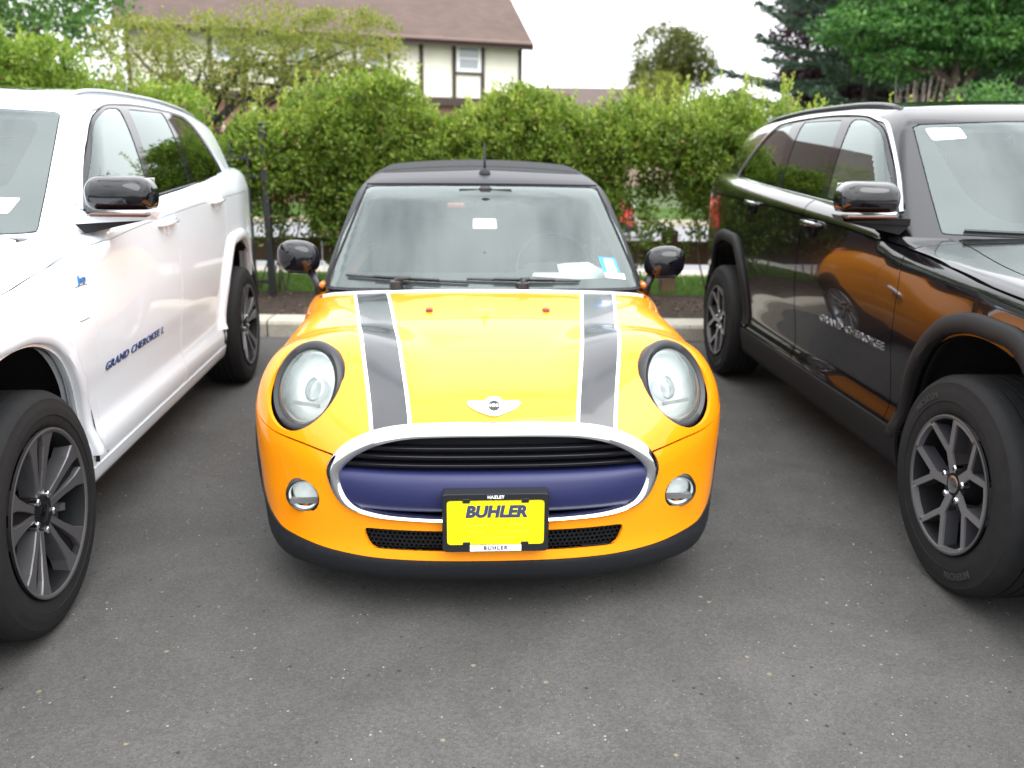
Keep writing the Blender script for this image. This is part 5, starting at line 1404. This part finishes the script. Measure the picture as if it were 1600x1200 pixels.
# ---------------------------------------------------------------- house across the road
def brick_mat():
    m = bpy.data.materials.new('brickwork'); m.use_nodes = True; nt = m.node_tree; b = nt.nodes['Principled BSDF']; br = nt.nodes.new('ShaderNodeTexBrick'); tc = nt.nodes.new('ShaderNodeTexCoord')
    sx = nt.nodes.new('ShaderNodeSeparateXYZ'); cb = nt.nodes.new('ShaderNodeCombineXYZ'); nt.links.new(tc.outputs['Object'], sx.inputs[0]); nt.links.new(sx.outputs[0], cb.inputs[0]); nt.links.new(sx.outputs[2], cb.inputs[1])
    br.inputs['Scale'].default_value = 1; br.inputs['Brick Width'].default_value = .22; br.inputs['Row Height'].default_value = .075; br.inputs['Mortar Size'].default_value = .008
    br.inputs['Color1'].default_value = (.21, .075, .045, 1); br.inputs['Color2'].default_value = (.14, .055, .038, 1); br.inputs['Mortar'].default_value = (.25, .22, .19, 1)
    nt.links.new(cb.outputs[0], br.inputs[0]); nt.links.new(br.outputs[0], b.inputs['Base Color']); b.inputs['Roughness'].default_value = .9
    return m
def shingle_mat():
    m = bpy.data.materials.new('roof_shingles'); m.use_nodes = True; nt = m.node_tree; b = nt.nodes['Principled BSDF']; br = nt.nodes.new('ShaderNodeTexBrick'); tc = nt.nodes.new('ShaderNodeTexCoord')
    br.inputs['Scale'].default_value = 1; br.inputs['Brick Width'].default_value = .30; br.inputs['Row Height'].default_value = .14; br.inputs['Mortar Size'].default_value = .006
    br.inputs['Color1'].default_value = (.125, .082, .066, 1); br.inputs['Color2'].default_value = (.098, .066, .055, 1); br.inputs['Mortar'].default_value = (.07, .045, .04, 1)
    n = nt.nodes.new('ShaderNodeTexNoise'); n.inputs['Scale'].default_value = .6; n.inputs['Detail'].default_value = 6; mx = nt.nodes.new('ShaderNodeMixRGB'); mx.blend_type = 'MULTIPLY'; mx.inputs[0].default_value = .35
    nt.links.new(tc.outputs['Object'], n.inputs[0]); nt.links.new(tc.outputs['Object'], br.inputs[0]); nt.links.new(br.outputs[0], mx.inputs[1]); nt.links.new(n.outputs['Fac'], mx.inputs[2]); nt.links.new(mx.outputs[0], b.inputs['Base Color']); b.inputs['Roughness'].default_value = .9
    return m
STUC = mat('cream_stucco', (.80, .77, .66), .9, var=.04, vscale=3, bump=.15, bscale=20)
BEAM = mat('dark_brown_beam', (.050, .032, .026), .7, var=.15)
WFR = mat('white_window_frame', (.80, .80, .80), .5)
PANE = mat('window_pane', (.30, .33, .36), .08, coat=1)
SHIN = shingle_mat(); BRK = brick_mat()
def house():
    root = empty('house', (-10.72, 24.3, .1), math.atan2(3.7, 10.91)); tag(root, 'two storey half timbered house with brown shingle roof and cream panels', 'house')
    L_ = 11.52; D_ = 8.5; z1, z2 = 3.0, 4.97
    b = MB(); b.box((L_/2, D_/2, z1/2 - .1), (L_ - .1, D_, z1 + .2)); b.build('brick_wall', BRK, root)
    b = MB(); b.box((L_/2, D_/2, (z1+z2)/2), (L_, D_ + .1, z2 - z1)); b.build('plaster_wall', STUC, root)
    # gable triangles and roof
    pitch = R(36); oh = .42; rz_ = z2 + (D_/2 + .05)*math.tan(pitch)
    for x in (0.02, L_ - .02):
        b = MB(); b.prism([(-.05, z2), (D_ + .05, z2), (D_/2, rz_)], x - .03, x + .03, M=[[0, 0, 1], [1, 0, 0], [0, 1, 0]]); b.build('gable', STUC, root)
    for sg in (-1, 1):
        ln = (D_/2 + .05 + oh)/math.cos(pitch)
        b = MB(); b.box((0, 0, 0), (L_ + .45, ln, .12)); rf = b.build('roof_slope', SHIN, root)
        rf.location = (L_/2, D_/2 + sg*(D_/2 + .05 + oh)/2, z2 + .08 - oh*math.tan(pitch) + math.sin(pitch)*ln/2); rf.rotation_euler = (-sg*pitch, 0, 0)
    ez = z2 - oh*math.tan(pitch)
    b = MB(); b.box((L_/2, -.05 - oh - .02, ez + .05), (L_ + .45, .05, .20)); b.build('fascia', BEAM, root)
    b = MB(); b.box((L_/2, -.05 - oh - .09, ez + .12), (L_ + .4, .10, .10), bev=.03); b.build('gutter', mat('brown_gutter', (.16, .10, .085), .5), root)
    b = MB(); b.box((L_/2, -.05 - oh/2, ez + .02), (L_ + .3, oh, .03)); b.build('soffit', BEAM, root)
    for x in (-.2, L_ + .2):
        for sg in (-1, 1):
            ln = (D_/2 + .05 + oh)/math.cos(pitch); b = MB(); b.box((0, 0, 0), (.05, ln, .2)); q = b.build('barge_board', BEAM, root)
            q.location = (x, D_/2 + sg*(D_/2 + .05 + oh)/2, z2 + .03 - oh*math.tan(pitch) + math.sin(pitch)*ln/2); q.rotation_euler = (-sg*pitch, 0, 0)
    b = MB(); b.box((L_/2, -.09, z1 + .05), (L_ + .1, .10, .24)); b.build('floor_beam', BEAM, root)
    b = MB(); b.box((L_/2, -.09, z2 - .13), (L_ + .1, .08, .26)); b.build('top_beam', BEAM, root)
    us = [.06, 1.15, 2.2, 3.1, 4.15, 5.2, 6.25, 7.28, 8.27, 9.30, 10.22, L_ - .06]
    for u in us:
        b = MB(); b.box((u, -.085, (z1 + z2)/2 - .05), (.11, .07, z2 - z1 - .28)); b.build('stud', BEAM, root)
    for u0, u1 in ((2.2, 3.1), (4.15, 5.2), (6.25, 7.28), (9.30, 10.22)):
        zc0 = 3.90; b = MB(); b.box(((u0+u1)/2, -.085, zc0), (u1 - u0 - .12, .06, .07)); b.build('cross_rail', BEAM, root)
        w_ = MB(); cx, cz, ww, hh = (u0+u1)/2, (zc0 + z2 - .22)/2 + .0, (u1-u0) - .13, z2 - .22 - zc0 - .06
        w_.box((cx - ww/2 + .05, -.105, cz), (.10, .06, hh)); w_.box((cx + ww/2 - .05, -.105, cz), (.10, .06, hh)); w_.box((cx, -.1055, cz + hh/2 - .05), (ww - .2, .06, .10)); w_.box((cx, -.1055, cz - hh/2 + .05), (ww - .2, .06, .10)); w_.box((cx, -.10, cz), (ww - .2, .04, .05))
        wf = w_.build('window', WFR, root); b = MB(); b.box((cx, -.082, cz), (ww - .18, .02, hh - .18)); b.build('pane', PANE, wf)
    for u0 in (1.2, 4.4, 8.6):
        w_ = MB(); cx, cz, ww, hh = u0 + .6, 1.6, 1.2, 1.2
        w_.box((cx - ww/2, -.02, cz), (.09, .10, hh)); w_.box((cx + ww/2, -.02, cz), (.09, .10, hh)); w_.box((cx, -.0205, cz + hh/2), (ww - .09, .10, .09)); w_.box((cx, -.0205, cz - hh/2), (ww + .2, .14, .09)); w_.box((cx, -.02, cz), (.05, .08, hh - .09))
        wf = w_.build('window', WFR, root); b = MB(); b.box((cx, .01, cz), (ww - .05, .03, hh - .05)); b.build('pane', PANE, wf)
    b = MB(); b.box((6.9, -.01, 1.1), (.95, .08, 2.1), bev=.01); dr = b.build('door', mat('brown_door', (.12, .05, .03), .5), root); b = MB(); b.lathe([(-.09, .0), (-.08, .03), (-.05, .02), (-.04, .02)], 12, 'y', c=(7.25, .0, 1.05)); b.build('handle', CHROME, dr)
    b = MB(); b.tube([(3.30, -.16, z1 - .15), (3.30, -.16, .1)], .05, 8); b.build('downspout', WFR, root)
house()
# red flowers by the house wall
rng = np.random.default_rng(12); root = empty('flowering_shrub', (-7.95, 23.0, .1)); tag(root, 'shrub with bright red flowers by the brick wall of the house', 'shrub')
P, D, t = clumps([((0, 0, 1.25), (.6, .5, .75))], 90, 26, .09, rng); leaf_object('foliage', P, D, .08, .045, t, G_MID, root, rng=rng)
P, D, t = clumps([((-.05, -.25, 1.95), (.26, .25, .22))], 26, 14, .06, rng); leaf_object('flowers', P, D, .08, .07, t, RED_L, root, rng=rng)
branchy('stem', (0, 0, 0), [(rng.normal()*.3, rng.normal()*.2, 1.7) for _ in range(6)], .02, BARK, root, rng)
# low building far behind the hedge and a tan roof at the right
def far_building(name, loc, rz, L_, D_, h, pitch, label, wall, roofm):
    root = empty(name, loc, rz); tag(root, label, 'building'); b = MB(); b.box((L_/2, D_/2, h/2), (L_, D_, h)); b.build('wall', wall, root)
    rz_ = h + D_/2*math.tan(pitch); b = MB(); b.prism([(-.4, h - .1), (D_ + .4, h - .1), (D_/2, rz_)], -.4, L_ + .4, M=[[0, 0, 1], [1, 0, 0], [0, 1, 0]]); b.build('roof', roofm, root)
    for k in range(int(L_/2.4)):
        b = MB(); b.box((1.3 + k*2.4, -.01, h*.62), (1.0, .06, 1.2)); f = b.build('window', WFR, root); b = MB(); b.box((1.3 + k*2.4, -.03, h*.62), (.84, .05, 1.04)); b.build('pane', PANE, f)
far_building('low_building', (-1.0, 44.5, 0), .02, 9.5, 7, 3.4, R(28), 'low brown roofed building seen far off just above the hedge', mat('tan_wall', (.35, .27, .2), .9), mat('plain_brown_roof', (.085, .06, .052), .9, var=.15))
far_building('tan_house', (14.6, 33, 0), .1, 8, 6, 2.5, R(22), 'house with tan roof at the far right edge behind the black suv', STUC, mat('tan_roof', (.26, .17, .13), .9, var=.15))

# ---------------------------------------------------------------- red car parked on the road beyond the hedge
RED = mat('red_paint', (.55, .012, .010), .35, coat=1)
def red_car():
    skip = {'licence_plate', 'paper_tag', 'window_sticker', 'dashboard_paper', 'toll_tag', 'winged_badge', 'aerial_base', 'washer_nozzle'}
    root = empty('parked_car', (1.52, 16.2, 0), R(90)); tag(root, 'red car parked on the road, seen through the gap in the hedge', 'car')
    def cp(o, par):
        c = o.copy(); COL.objects.link(c); c.parent = par
        if c.type == 'MESH':
            mt = {ORANGE.name: RED, NAVY.name: RED, CLOTH.name: RED}.get(c.data.materials[0].name)
            if mt: c.material_slots[0].link = 'OBJECT'; c.material_slots[0].material = mt
        for ch in o.children:
            if ch.name.split('.')[0] not in ('bonnet_stripe', 'pinstripe', 'roof_bow'): cp(ch, c)
    for ch in MINI.children:
        if ch.name.split('.')[0] not in skip: cp(ch, root)
red_car()
